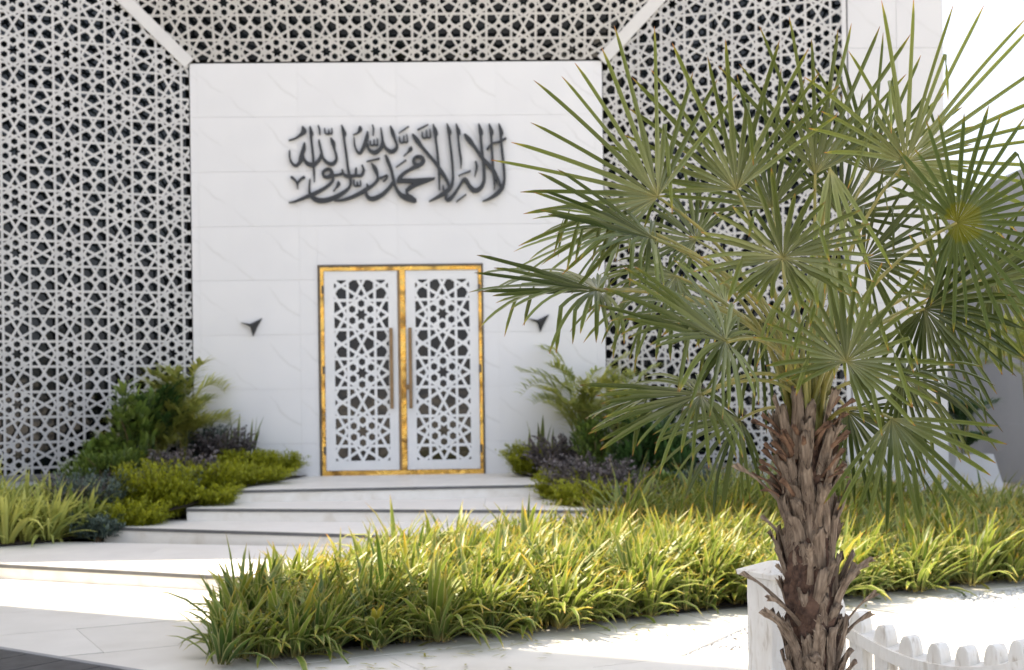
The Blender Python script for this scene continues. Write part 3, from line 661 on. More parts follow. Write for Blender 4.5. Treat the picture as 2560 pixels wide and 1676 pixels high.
# ------------------------------------------------------------------ steps
stairs = empty('entrance_steps', (0, 0, 0), 'broad fanning cream stone steps with dark edge lines', 'steps', kind='structure')
wallL, wallR = B(SL + .2, -.02, 0)[:2], B(SR_, -.02, 0)[:2]
def line_y(p, q, x): return p[1] + (q[1] - p[1]) * (x - p[0]) / (q[0] - p[0])
edges_ = [  # level, two pixels of the front edge, left x, right x
    (4, (605, 1225), (1354, 1211), -3.04, .95), (3, (471, 1271), (1425, 1275), -3.42, 1.25), (2, (265, 1317), (971, 1338), -4.15, 1.45), (1, (0, 1410), (642, 1444), -9.0, .9)]
front = {}
for lv, p, q, xl, xr in edges_:
    z = LEVELS[lv]; a, b = onz(*p, z), onz(*q, z); front[lv] = (a, b, xl, xr)
for lv, p, q, xl, xr in edges_:
    z = LEVELS[lv]; a, b, _, _ = front[lv]
    yl, yr = line_y(a, b, xl), line_y(a, b, xr)
    backy = 17.45 if lv == 4 else None
    if lv == 4: bl, br = (SL + .9, wallL[1] + .02), (1.17, wallR[1] + .02)
    else:
        na, nb_, nxl, nxr = front[lv + 1]
        bl, br = (max(xl, nxl - .9) if lv > 1 else xl, line_y(na, nb_, nxl) + .35), (xr, line_y(na, nb_, xr) + .35)
        if lv == 1: bl = (xl, 15.2)
    poly = [(xl, yl), (xr, yr), br, bl]
    # split the tread into slabs along its front edge so that the joints read
    nsl = max(2, int(round((xr - xl) / 1.35)))
    step = empty('step', (0, 0, 0)); step.parent = stairs
    dep = .035
    bm = bmesh.new()
    inset = .018
    dirv = np.array([b[0] - a[0], b[1] - a[1]]); dirv /= np.hypot(*dirv); inn = np.array([-dirv[1], dirv[0]])
    body = [(xl + inn[0] * inset, yl + inn[1] * inset), (xr + inn[0] * inset, yr + inn[1] * inset), br, bl]
    add_prism(bm, body, -.05, z - dep); bm_obj('riser', bm, M['riser'], step)
    # dark edge strip
    P0 = np.array([xl, yl]) + inn * .006; P1 = np.array([xr, yr]) + inn * .006
    bm = bmesh.new(); add_prism(bm, [tuple(P0), tuple(P1), tuple(P1 + inn * .011), tuple(P0 + inn * .011)], z - .036, z - .006); bm_obj('edge_strip', bm, M['dark_edge'], step)
    for k in range(nsl):
        t0, t1 = k / nsl, (k + 1) / nsl; g_ = .0012
        def lp(A1, B1, t): return np.array(A1) * (1 - t) + np.array(B1) * t
        q_ = [lp((xl, yl), (xr, yr), t0), lp((xl, yl), (xr, yr), t1), lp(bl, br, t1), lp(bl, br, t0)]
        q_ = [q_[0] + dirv * g_ + inn * .017, q_[1] - dirv * g_ + inn * .017, q_[2] - dirv * g_, q_[3] + dirv * g_]
        bm = bmesh.new(); add_prism(bm, [tuple(x) for x in q_], z - dep + .001, z); bm_obj('tread_slab', bm, M['tread'], step)

# ------------------------------------------------------------------ pavement of pale slabs
pav = empty('pavement', (0, 0, 0), 'pale stone slab pavement in front of the steps', 'pavement', kind='structure')
ang = rad(27); ca, sa = math.cos(ang), math.sin(ang)
def PV(a, b): return (a * ca - b * sa, 9.0 + a * sa + b * ca)
def cut_poly(poly, a, nn):                                    # keep side where dot(p-a, nn) <= 0
    out = []
    for i in range(len(poly)):
        p, q = np.array(poly[i]), np.array(poly[(i + 1) % len(poly)]); dp, dq = np.dot(p - a, nn), np.dot(q - a, nn)
        if dp <= 0: out.append(tuple(p))
        if dp * dq < 0: out.append(tuple(p + (q - p) * dp / (dp - dq)))
    return out
bedge = [(-1.95, 8.0), (-1.27, 8.30), (.09, 9.10), (1.61, 9.86), (4.04, 11.08), (8.0, 13.0)]
def inside(poly, x, y):
    c = False; n = len(poly)
    for i in range(n):
        x1, y1 = poly[i][:2]; x2, y2 = poly[(i + 1) % n][:2]
        if (y1 > y) != (y2 > y) and x < (x2 - x1) * (y - y1) / (y2 - y1) + x1: c = not c
    return c
peb_pts = [onz(1800, 1606, 0), onz(2530, 1512, 0)]; peb_tri = [None, None]
random.seed(11)
for i in range(-8, 9):
    for j in range(-7, 8):
        a0, b0 = i * 1.5 + (j % 2) * .6, j * .98
        q_ = [PV(a0 + .003, b0 + .003), PV(a0 + 1.497, b0 + .003), PV(a0 + 1.497, b0 + .977), PV(a0 + .003, b0 + .977)]
        cx = sum(p[0] for p in q_) / 4; cy = sum(p[1] for p in q_) / 4
        if cy < 2 or cy > 15.5 or cx < -9 or cx > 9: continue
        q_l = list(q_)
        for pk_ in range(2):
            if inside(q_, *peb_pts[pk_][:2]): peb_tri[pk_] = (q_[0], q_[2], q_[3]) if pk_ else (q_[0], q_[1], q_[2]); q_l = [q_[0], q_[1], q_[2]] if pk_ else [q_[0], q_[2], q_[3]]
        bm = bmesh.new(); z = random.uniform(-.003, .002); add_prism(bm, q_l, -.05, z); bm_obj('paving_slab', bm, M['paving'], pav)
for tri, nme in zip(peb_tri, ('white pebbles filling a gap between slabs just left of the fence post', 'white pebbles filling a gap between slabs near the right edge')):
    if tri is None: continue
    V, Fc = [], []
    for k in range(1600):
        a_, b_ = random.random(), random.random()
        if a_ + b_ > 1: a_, b_ = 1 - a_, 1 - b_
        x = tri[0][0] + (tri[1][0] - tri[0][0]) * a_ + (tri[2][0] - tri[0][0]) * b_; y = tri[0][1] + (tri[1][1] - tri[0][1]) * a_ + (tri[2][1] - tri[0][1]) * b_; s = random.uniform(.012, .026)
        ico = [(0, 0, 1), (.9, 0, .3), (.28, .85, .3), (-.72, .52, .3), (-.72, -.52, .3), (.28, -.85, .3), (0, 0, -.6)]
        o_ = len(V); rt = random.uniform(0, 6); c, s2 = math.cos(rt), math.sin(rt)
        V += [(x + s * (a * c - b * s2) * 1.25, y + s * (a * s2 + b * c), -.030 + s * .7 * h + random.uniform(0, .014)) for a, b, h in ico]
        Fc += [(o_, o_ + 1 + q, o_ + 1 + (q + 1) % 5) for q in range(5)] + [(o_ + 6, o_ + 1 + (q + 1) % 5, o_ + 1 + q) for q in range(5)]
    tag(mesh_obj('pebbles', V, Fc, M['pebble'], None, True), nme, 'pebbles', kind='stuff')
# dark slate edge bottom left
k0, k1 = onz(0, 1621, 0)[:2], onz(333, 1676, 0)[:2]; dd = (k1 - k0) / np.hypot(*(k1 - k0)); nn = np.array([dd[1], -dd[0]])
if nn[1] > 0: nn = -nn
k0, k1 = k0 - dd * 2.5, k1 + dd * 1.2
kerb = empty('kerb', (0, 0, 0), 'dark slate edging with a grey metal rim in the lower left corner', 'kerb', kind='structure')
bm = bmesh.new(); add_prism(bm, [tuple(k0), tuple(k1), tuple(k1 + nn * .05), tuple(k0 + nn * .05)], -.04, .012); bm_obj('metal_rim', bm, M['grey_edge'], kerb)
for i in range(14):
    t0, t1 = i / 14, (i + 1) / 14; a_, b_ = k0 + (k1 - k0) * t0 + dd * .006, k0 + (k1 - k0) * t1 - dd * .006
    bm = bmesh.new(); add_prism(bm, [tuple(a_ + nn * .053), tuple(b_ + nn * .053), tuple(b_ + nn * .45), tuple(a_ + nn * .45)], -.04, .008); bm_obj('slate_tile', bm, M['slate'], kerb)

# ------------------------------------------------------------------ planting beds
def bed(name, pts3, mat, label):
    V = [tuple(p) for p in pts3]; c = tuple(np.mean(np.array(V), 0)); n = len(V)
    o = mesh_obj(name, V + [c], [(i, (i + 1) % n, n) for i in range(n)], mat); tag(o, label, 'flower bed', kind='structure'); return o
bl_pts = [(-9, 13.0, .15), (-4.95, 13.60, .15), (-4.22, 14.25, .15), (-4.10, 14.15, .28), (-3.42, 14.62, .41), (-3.0, 15.32, .545), (-2.55, 17.5, .55), (-4.0, 17.35, .57), (-8.5, 15.7, .40), (-9, 15.5, .3)]
bed('planting_bed', bl_pts, M['soil'], 'planting bed left of the steps')
br_pts = [(-.02, 17.45, .55), (.42, 15.55, .545), (.72, 13.9, .41), (.95, 13.0, .28), (1.2, 12.5, .1), (8, 14.0, .06), (8, 17.4, .1), (4, 16.5, .3), (1.3, 17.5, .55)]
bed('planting_bed', br_pts, M['soil'], 'planting bed right of the steps')
fb = [(-1.62, 8.56, .018), (-1.27, 8.62, .018), (.03, 9.36, .018), (1.55, 10.12, .018), (3.96, 11.34, .018), (8.0, 13.3, .02), (8.0, 14.2, .07), (1.2, 12.9, .07), (-.6, 12.9, .15), (-1.1, 12.0, .018), (-1.85, 9.6, .018)]
bed('planting_bed', fb, M['soil'], 'front planting bed before the steps')

def blade_set(bases, dirs, leans, lens, widths, curls, tints, nseg=5, twist=0.0, fold=.25):
    """numpy ribbons: base point, outward heading, lean, length, width, curl."""
    n = len(bases); T = np.linspace(0, 1, nseg + 1)
    bx = np.array(bases); hd = np.array(dirs); V = np.zeros((n, nseg + 1, 3, 3)); UV = np.zeros((n, nseg + 1, 3, 2))
    H = np.stack([np.cos(hd), np.sin(hd), np.zeros(n)], 1); S = np.stack([-np.sin(hd), np.cos(hd), np.zeros(n)], 1)
    pos = bx.copy(); prev = 0
    ang_ = np.array(leans)
    for k, t in enumerate(T):
        if k > 0:
            dl = (T[k] - T[k - 1]) * np.array(lens)
            th = np.array(leans) + np.array(curls) * ((T[k] + T[k - 1]) / 2) ** 1.6
            pos = pos + H * (np.sin(th) * dl)[:, None] + np.array([0, 0, 1.0]) * (np.cos(th) * dl)[:, None]
        th = np.array(leans) + np.array(curls) * t ** 1.6
        wd = np.array(widths) * (np.sin(min(1, .25 + t * 1.3) * math.pi * .5) if t < .6 else 1.0) * (1 if t < .55 else max(0.02, 1 - ((t - .55) / .45) ** 1.5))
        nr = -H * np.cos(th)[:, None] + np.array([0, 0, 1.0]) * np.sin(th)[:, None]
        V[:, k, 0] = pos - S * (wd / 2)[:, None] + nr * (wd * fold)[:, None]; V[:, k, 1] = pos; V[:, k, 2] = pos + S * (wd / 2)[:, None] + nr * (wd * fold)[:, None]
        for c in range(3): UV[:, k, c, 0] = c / 2; UV[:, k, c, 1] = t
    m = (nseg + 1) * 3; f = []
    for k in range(nseg):
        for c in range(2): f.append((k * 3 + c, k * 3 + c + 1, k * 3 + c + 4, k * 3 + c + 3))
    f = np.array(f); Fc = (f[None] + (np.arange(n) * m)[:, None, None]).reshape(-1, 4)
    return V.reshape(-1, 3), Fc, UV.reshape(-1, 2), np.repeat(np.array(tints), m)
def grass_field(name, poly, zf, spacing, blades, L, Wd, label, seed, mat, hf=lambda x, y: 1.0):
    r = random.Random(seed); xs = [p[0] for p in poly]; ys = [p[1] for p in poly]
    ba, di, le, ln, wi, cu, ti = [], [], [], [], [], [], []
    x = min(xs)
    while x < max(xs):
        y = min(ys)
        while y < max(ys):
            px, py = x + r.uniform(-.5, .5) * spacing, y + r.uniform(-.5, .5) * spacing
            if inside(poly, px, py) and r.random() > .05:
                ck = r.choice((.72, .85, 1.0, 1.0, 1.15)) * r.uniform(.88, 1.12) * hf(px, py) * (1 + .16 * math.sin(px * 2.3 + 1.3 * math.sin(py * 1.7)) * math.cos(py * 2.9)); ct = r.random()
                for b in range(int(blades * r.uniform(.75, 1.25))):
                    h = r.uniform(0, 6.283) if r.random() < .62 else r.gauss(-.35, .7); rr = r.uniform(0, .085)
                    l0 = abs(r.gauss(.32, .42)); 
                    ba.append((px + math.cos(h) * rr, py + math.sin(h) * rr, zf(px, py))); di.append(h + r.uniform(-.4, .4)); le.append(l0)
                    ln.append(L * ck * r.uniform(.6, 1.15)); wi.append(Wd * r.uniform(.6, 1.45)); cu.append(r.choice((.35, .6, 1.0, 1.6, 2.2)) * r.uniform(.6, 1.1)); ti.append(1.0 if r.random() < .03 else min(.92, max(0, .55 * ct + r.uniform(-.1, .55))))
            y += spacing
        x += spacing
    V, Fc, UV, T = blade_set(ba, di, le, ln, wi, cu, ti)
    o = mesh_obj(name, V, Fc, mat, None, True, UV, {'tint': T}); tag(o, label, 'grass', kind='stuff'); return o
fieldA = [(-1.86, 8.10), (-1.27, 8.40), (.09, 9.20), (1.50, 9.92), (1.9, 13.6), (.9, 13.2), (-.55, 12.8), (-1.05, 11.9), (-1.90, 9.5)]
grass_field('grass', fieldA, lambda x, y: .02, .19, 36, .50, .036, 'dense striped yellow-green grass planting in front of the steps', 3, M['grass'])
fieldB = [(1.50, 9.95), (4.04, 11.2), (8.0, 13.1), (8.0, 15.6), (5.0, 15.3), (1.9, 13.6)]
grass_field('grass', fieldB, lambda x, y: .02, .20, 34, .50, .036, 'dense striped grass planting behind the white fence, right of the palm trunk', 4, M['grass'])
fieldC = [(.95, 13.0), (1.9, 13.4), (5.0, 15.0), (4.0, 15.6), (2.2, 15.2), (1.3, 14.3)]
grass_field('grass', fieldC, lambda x, y: .10, .20, 28, .66, .030, 'taller grass planting below the right hand shrubs', 5, M['grass'])
fieldD = [(-7.5, 13.3), (-4.95, 13.66), (-4.25, 14.3), (-4.9, 14.9), (-7.5, 14.7)]
grass_field('grass', fieldD, lambda x, y: .16, .19, 34, .60, .036, 'broad-bladed grass clump planting at the left edge beside the steps', 6, M['areca'])

lr = random.Random(77); ba, di, le, ln, wi, cu, ti = [], [], [], [], [], [], []
for _ in range(150):
    t_ = lr.random(); k_ = lr.randrange(4); a_, b_ = bedge[k_ + 1], bedge[k_ + 2] if k_ < 3 else (6, 12.1); o_ = abs(lr.gauss(0, .35)) + .02
    x_, y_ = a_[0] + (b_[0] - a_[0]) * t_ + .45 * o_, a_[1] + (b_[1] - a_[1]) * t_ - .9 * o_
    ba.append((x_, y_, .006)); di.append(lr.uniform(0, 6.28)); le.append(1.5); ln.append(lr.uniform(.03, .14)); wi.append(lr.uniform(.006, .016)); cu.append(lr.uniform(-.2, .15)); ti.append(.99)
V_, F_, U_, T_ = blade_set(ba, di, le, ln, wi, cu, ti, nseg=2)
tag(mesh_obj('leaf_litter', V_, F_, M['grass'], None, False, U_, {'tint': T_}), 'dry fallen leaf blades scattered on the paving along the grass bed', 'fallen leaves', kind='stuff')
def leaf_cloud(center, rx, ry, rz, count, ll, lw, seed, up=.5, shell=.55):
    r = random.Random(seed); ba, di, le, ln, wi, cu, ti = [], [], [], [], [], [], []
    lumps = [(r.uniform(-.55, .55), r.uniform(-.5, .5), r.uniform(.05, .70), r.uniform(.22, .42)) for _ in range(12)]
    for _ in range(count):
        lx, ly, lz, lr = r.choice(lumps); t, p = r.uniform(0, 6.283), math.acos(r.uniform(-.5, 1)); q = lr * (shell + (1 - shell) * r.random())
        x, y, z = lx + q * math.sin(p) * math.cos(t), ly + q * math.sin(p) * math.sin(t), max(0.02, lz + q * math.cos(p))
        ba.append((center[0] + x * rx, center[1] + y * ry, center[2] + z * rz)); di.append(t + r.uniform(-.7, .7)); le.append(max(0, r.gauss(1.0 - up, .45))); ln.append(ll * r.uniform(.6, 1.3)); wi.append(lw * r.uniform(.7, 1.3)); cu.append(r.uniform(.2, 1.2)); ti.append(r.random())
    return blade_set(ba, di, le, ln, wi, cu, ti, nseg=3, fold=.15)
def plume_cloud(rx, ry, rz, stems, seed, ll, lw):
    r = random.Random(seed); ba, di, le, ln, wi, cu, ti = [], [], [], [], [], [], []
    for _ in range(stems):
        h = r.uniform(0, 6.283); q = math.sqrt(r.random()) * .62; b = Vector((q * rx * math.cos(h), q * ry * math.sin(h), 0)); h2 = h + r.uniform(-.9, .9)
        reach = rx * r.uniform(.15, .6); top = rz * r.uniform(.45, 1.15) * (1 - .35 * q); ct = r.random() * .6
        for k in range(24):
            s_ = .12 + .88 * k / 23; p = b + Vector((math.cos(h2) * reach * s_ ** 1.4, math.sin(h2) * reach * s_ ** 1.4, top * (1.7 * s_ - .75 * s_ * s_)))
            ba.append(tuple(p)); di.append(r.uniform(0, 6.283)); le.append(r.uniform(.2, 1.6)); ln.append(ll * (1.15 - .75 * s_) * r.uniform(.6, 1.2)); wi.append(lw * r.uniform(.6, 1.2)); cu.append(r.uniform(0, .9)); ti.append(min(1, ct + r.uniform(0, .45)))
    return blade_set(ba, di, le, ln, wi, cu, ti, nseg=2, fold=.12)
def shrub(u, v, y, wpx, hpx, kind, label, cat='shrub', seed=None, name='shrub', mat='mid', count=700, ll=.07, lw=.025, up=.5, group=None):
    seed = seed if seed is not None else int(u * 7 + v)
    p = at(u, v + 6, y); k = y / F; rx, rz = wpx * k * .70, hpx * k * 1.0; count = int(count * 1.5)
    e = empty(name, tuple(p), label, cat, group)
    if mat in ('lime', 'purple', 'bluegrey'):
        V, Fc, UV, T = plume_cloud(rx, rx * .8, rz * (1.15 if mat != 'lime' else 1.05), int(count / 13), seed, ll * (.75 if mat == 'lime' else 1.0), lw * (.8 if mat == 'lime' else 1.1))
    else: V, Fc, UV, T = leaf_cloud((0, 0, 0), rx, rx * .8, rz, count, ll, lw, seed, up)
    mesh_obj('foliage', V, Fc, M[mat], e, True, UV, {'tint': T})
    r = random.Random(seed + 1); parts = []
    for _ in range(7):
        t = r.uniform(0, 6.28); q = r.uniform(.2, .6); h = rz * r.uniform(.5, .9)
        parts.append(tube([(0, 0, -.05), (rx * q * .4 * math.cos(t), rx * q * .4 * math.sin(t), h * .5), (rx * q * math.cos(t), rx * q * math.sin(t), h)], [.008, .006, .003], 5))
    V, Fc = join(parts); mesh_obj('stem', V, Fc, M['stem'], e)
    return e
def areca(u, v, y, hpx, spread_px, nfr, label, seed, mat='areca', name='areca_palm', cat='palm', stems=5, group=None, leaf=.16, bushy=True):
    p = at(u, v, y); k = y / F; H = hpx * k; S = spread_px * k; r = random.Random(seed)
    e = empty(name, tuple(p), label, cat, group)
    par = []
    for i in range(stems):
        t = r.uniform(0, 6.28); par.append(tube([(0.03 * math.cos(t), .03 * math.sin(t), -.05), (.10 * S * math.cos(t), .10 * S * math.sin(t), H * .5)], [.012, .008], 6))
    V, Fc = join(par); mesh_obj('stem', V, Fc, M['petiole'], e)
    for i in range(nfr):
        t = r.uniform(0, 6.283); h0 = H * (r.uniform(.02, .5) if bushy else r.uniform(.2, .55)); top = max(h0 + .12, H * (r.uniform(.45, 1.0) if bushy else r.uniform(.75, 1.0))); reach = S * r.uniform(.5, 1.0)
        P = []
        for q in range(9):
            s_ = q / 8; P.append(Vector((math.cos(t) * reach * s_ ** 1.3, math.sin(t) * reach * s_ ** 1.3, h0 + (top - h0) * (1.9 * s_ - .95 * s_ * s_ - (.0 if i % 3 else .35) * s_ ** 3))))
        V, Fc = tube(P, [.007 - .0055 * q / 8 for q in range(9)], 5); nV = len(V); UV = [(.5, .3)] * nV; TT = [.5] * nV
        ba, di, le, ln, wi, cu, ti = [], [], [], [], [], [], []
        for q in range(26):
            s_ = .22 + .78 * q / 26; x = s_ * 8; i0 = int(x); pp = P[i0].lerp(P[min(8, i0 + 1)], x - i0)
            for sd in (-1, 1):
                ba.append(tuple(pp)); di.append(t + sd * rad(58 - 30 * s_)); le.append(r.uniform(.75, 1.2)); ln.append(leaf * (1.15 - .7 * abs(s_ - .5)) * r.uniform(.8, 1.2)); wi.append(.021 * r.uniform(.8, 1.2)); cu.append(r.uniform(.3, 1.0)); ti.append(r.random() * .7 + .3 * (i % 2))
        V2, F2, U2, T2 = blade_set(ba, di, le, ln, wi, cu, ti, nseg=3, fold=.1)
        allV = np.concatenate([np.array([tuple(q) for q in V]), V2]); allF = [tuple(f) for f in Fc] + [tuple(int(z) + nV for z in f) for f in F2]
        mesh_obj('frond', allV, allF, M[mat], e, False, np.concatenate([np.array(UV), U2]), {'tint': np.concatenate([np.array(TT), T2])})
    return e
def sword_plant(u, v, y, wpx, hpx, n, label, seed, mat='snake', name='snake_plant', cat='snake plant', wd=.05, lean=.12, curl=.1, group=None):
    p = at(u, v, y); k = y / F; r = random.Random(seed); e = empty(name, tuple(p), label, cat, group)
    for i in range(n):
        V, Fc, UV, T = blade_set([(r.uniform(-.5, .5) * wpx * k, r.uniform(-.12, .12), -.03)], [r.uniform(0, 6.28)], [abs(r.gauss(0, lean))], [hpx * k * r.uniform(.6, 1.05)], [wd * r.uniform(.8, 1.2)], [r.uniform(0, curl)], [r.random()], nseg=6, fold=.22)
        mesh_obj('sword_leaf', V, Fc, M[mat], e, True, UV, {'tint': T})
    return e
# left bed, from the door outwards
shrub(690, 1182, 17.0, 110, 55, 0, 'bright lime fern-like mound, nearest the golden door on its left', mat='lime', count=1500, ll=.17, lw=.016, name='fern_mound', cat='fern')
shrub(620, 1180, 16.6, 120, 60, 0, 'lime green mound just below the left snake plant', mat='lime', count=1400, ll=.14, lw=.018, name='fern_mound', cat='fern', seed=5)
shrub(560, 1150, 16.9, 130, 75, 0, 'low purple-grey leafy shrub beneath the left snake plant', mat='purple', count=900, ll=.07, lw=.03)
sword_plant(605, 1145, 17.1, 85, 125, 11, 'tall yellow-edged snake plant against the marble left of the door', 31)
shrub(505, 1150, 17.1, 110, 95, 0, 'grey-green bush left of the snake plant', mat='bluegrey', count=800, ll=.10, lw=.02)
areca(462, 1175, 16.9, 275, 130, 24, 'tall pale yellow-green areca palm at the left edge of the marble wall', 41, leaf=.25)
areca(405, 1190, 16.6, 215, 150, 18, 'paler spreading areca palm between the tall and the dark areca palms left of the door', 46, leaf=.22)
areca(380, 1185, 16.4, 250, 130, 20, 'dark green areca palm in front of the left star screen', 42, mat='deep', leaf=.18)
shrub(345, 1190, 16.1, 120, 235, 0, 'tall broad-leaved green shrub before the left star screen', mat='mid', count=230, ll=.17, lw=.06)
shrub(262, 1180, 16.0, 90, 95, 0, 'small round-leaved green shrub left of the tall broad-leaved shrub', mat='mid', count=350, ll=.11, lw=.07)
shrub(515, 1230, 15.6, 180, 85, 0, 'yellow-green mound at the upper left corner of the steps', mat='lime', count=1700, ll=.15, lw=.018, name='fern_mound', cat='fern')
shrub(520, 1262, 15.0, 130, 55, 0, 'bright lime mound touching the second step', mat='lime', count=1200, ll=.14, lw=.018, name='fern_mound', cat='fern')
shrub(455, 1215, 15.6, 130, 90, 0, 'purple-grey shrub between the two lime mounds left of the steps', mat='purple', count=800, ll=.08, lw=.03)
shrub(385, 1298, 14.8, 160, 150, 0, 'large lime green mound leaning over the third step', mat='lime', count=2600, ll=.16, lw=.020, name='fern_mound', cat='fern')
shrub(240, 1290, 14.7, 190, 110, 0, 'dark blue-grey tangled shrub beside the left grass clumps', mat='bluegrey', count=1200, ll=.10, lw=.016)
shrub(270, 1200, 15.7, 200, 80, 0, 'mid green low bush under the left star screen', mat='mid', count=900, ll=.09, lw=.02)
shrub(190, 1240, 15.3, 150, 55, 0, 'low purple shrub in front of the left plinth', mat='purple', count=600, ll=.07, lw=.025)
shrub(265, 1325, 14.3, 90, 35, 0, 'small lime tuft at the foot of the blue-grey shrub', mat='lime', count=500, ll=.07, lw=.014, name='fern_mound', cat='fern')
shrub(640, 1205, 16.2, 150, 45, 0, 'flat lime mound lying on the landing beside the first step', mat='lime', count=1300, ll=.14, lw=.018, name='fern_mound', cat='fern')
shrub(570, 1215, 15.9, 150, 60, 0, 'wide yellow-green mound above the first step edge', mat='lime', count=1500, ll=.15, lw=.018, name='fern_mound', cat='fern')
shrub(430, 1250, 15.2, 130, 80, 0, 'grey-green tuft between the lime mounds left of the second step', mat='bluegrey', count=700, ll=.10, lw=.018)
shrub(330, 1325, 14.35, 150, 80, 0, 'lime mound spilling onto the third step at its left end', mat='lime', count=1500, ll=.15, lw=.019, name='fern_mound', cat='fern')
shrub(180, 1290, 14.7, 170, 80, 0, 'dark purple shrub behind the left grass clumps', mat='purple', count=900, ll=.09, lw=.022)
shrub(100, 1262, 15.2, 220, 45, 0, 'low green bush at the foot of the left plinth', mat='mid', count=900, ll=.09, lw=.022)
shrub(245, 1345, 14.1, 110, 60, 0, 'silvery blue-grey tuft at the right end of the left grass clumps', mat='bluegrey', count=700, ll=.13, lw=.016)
# right bed
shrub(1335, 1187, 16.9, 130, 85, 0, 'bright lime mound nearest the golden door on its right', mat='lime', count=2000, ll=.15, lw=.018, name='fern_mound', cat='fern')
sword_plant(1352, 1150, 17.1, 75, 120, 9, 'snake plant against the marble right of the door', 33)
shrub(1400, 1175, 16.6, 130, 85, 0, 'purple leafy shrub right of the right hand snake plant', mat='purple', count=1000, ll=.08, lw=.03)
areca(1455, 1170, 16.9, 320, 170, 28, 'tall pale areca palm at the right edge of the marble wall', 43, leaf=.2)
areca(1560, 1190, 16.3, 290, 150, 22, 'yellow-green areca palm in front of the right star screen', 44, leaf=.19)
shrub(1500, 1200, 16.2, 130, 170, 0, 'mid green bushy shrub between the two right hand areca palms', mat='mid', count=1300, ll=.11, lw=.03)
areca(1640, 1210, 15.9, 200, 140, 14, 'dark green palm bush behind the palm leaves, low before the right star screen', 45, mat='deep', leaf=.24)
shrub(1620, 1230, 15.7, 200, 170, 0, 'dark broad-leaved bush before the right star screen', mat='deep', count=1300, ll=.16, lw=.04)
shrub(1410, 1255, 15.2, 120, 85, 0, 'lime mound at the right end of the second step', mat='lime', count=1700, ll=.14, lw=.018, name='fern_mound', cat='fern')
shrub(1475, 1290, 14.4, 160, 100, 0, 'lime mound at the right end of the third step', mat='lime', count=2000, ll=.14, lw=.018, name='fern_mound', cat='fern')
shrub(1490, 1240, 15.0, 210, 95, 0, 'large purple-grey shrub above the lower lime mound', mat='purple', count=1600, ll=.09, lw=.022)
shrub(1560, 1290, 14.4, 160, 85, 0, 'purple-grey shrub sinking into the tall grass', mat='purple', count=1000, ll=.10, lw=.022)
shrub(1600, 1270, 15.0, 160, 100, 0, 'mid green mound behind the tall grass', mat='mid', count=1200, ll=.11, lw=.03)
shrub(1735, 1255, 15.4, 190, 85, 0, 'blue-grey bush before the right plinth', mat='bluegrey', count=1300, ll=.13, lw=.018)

# ------------------------------------------------------------------ right background: grey wall, planter, distant palm
gw = empty('grey_side_wall', (0, 0, 0), 'long grey rendered wall behind the marble pier at the right edge', 'wall')
a0 = at(2388, 505, 26.0); zt = a0[2]
bm = bmesh.new(); add_prism(bm, [(8.30, 40), (8.02, 20.4), (8.02 + .4, 20.4), (8.7, 40)], .9, zt); bm_obj('upper_wall', bm, M['grey_wall'], gw)
bm = bmesh.new(); add_prism(bm, [(8.27, 40), (7.99, 20.35), (8.45, 20.35), (8.75, 40)], -.05, .9); bm_obj('wall_base', bm, M['grey_wall'], gw)
bm = bmesh.new(); add_prism(bm, [(3.5, 30.0), (8.3, 30.0), (8.3, 30.4), (3.5, 30.4)], -.05, 3.2); bm_obj('return_wall', bm, M['grey_wall'], gw)
pp = at(2425, 1250, 18.3)
pl = empty('planter', (pp[0], pp[1], .0), 'pale flared square planter beside the marble pier', 'planter')
bm = bmesh.new(); zt2 = .66
def ringsq(h, z): return [bm.verts.new((x * h, y * h, z)) for x, y in ((-1, -1), (1, -1), (1, 1), (-1, 1))]
r0_, r1_, r2_, r3_ = ringsq(.40, -.05), ringsq(.235, zt2), ringsq(.205, zt2), ringsq(.205, zt2 - .06)
for A1, B1 in ((r0_, r1_), (r1_, r2_), (r2_, r3_)):
    for i in range(4): bm.faces.new((A1[i], A1[(i + 1) % 4], B1[(i + 1) % 4], B1[i]))
bm_obj('pot', bm, M['planter'], pl)
mesh_obj('soil', [(-.2, -.2, zt2 - .05), (.2, -.2, zt2 - .05), (.2, .2, zt2 - .05), (-.2, .2, zt2 - .05)], [(0, 1, 2, 3)], M['soil'], pl)
areca(2418, 1142, 18.3, 60, 60, 12, 'small dark palm tuft low in the pale planter', 51, mat='deep', leaf=.13, bushy=False, name='potted_palm', cat='palm')
areca(2412, 1140, 18.35, 160, 95, 16, 'taller dark palm rising from the pale planter', 52, mat='deep', leaf=.2, bushy=False, name='potted_palm', cat='palm')
areca(2570, 1010, 19.5, 260, 170, 22, 'soft green feathery palm before the grey wall at the right edge', 53, mat='areca', leaf=.3, name='feathery_palm', cat='palm', stems=3)

# unseen building added on the left to cast shade over the foreground
nb = empty('added_shade_building', (-14, 9, 0), 'unseen tan building added left of the steps to shade the foreground', 'building')
bm = bmesh.new(); add_box(bm, (-5, -7, -.05), (4.5, 4.6, 17)); bm_obj('wall', bm, M['tan_wall'], nb)
bm = bmesh.new(); add_box(bm, (-5.1, -7.1, 17.002), (4.6, 4.7, 17.3)); bm_obj('added_parapet', bm, M['tan_wall'], nb)
for z in range(1, 16, 3):
    for y in (-5.5, -3, -.5, 1.6):
        bm = bmesh.new(); add_box(bm, (4.5, y - .5, z), (4.53, y + .5, z + 1.6)); bm_obj('window', bm, M['glass'], nb)

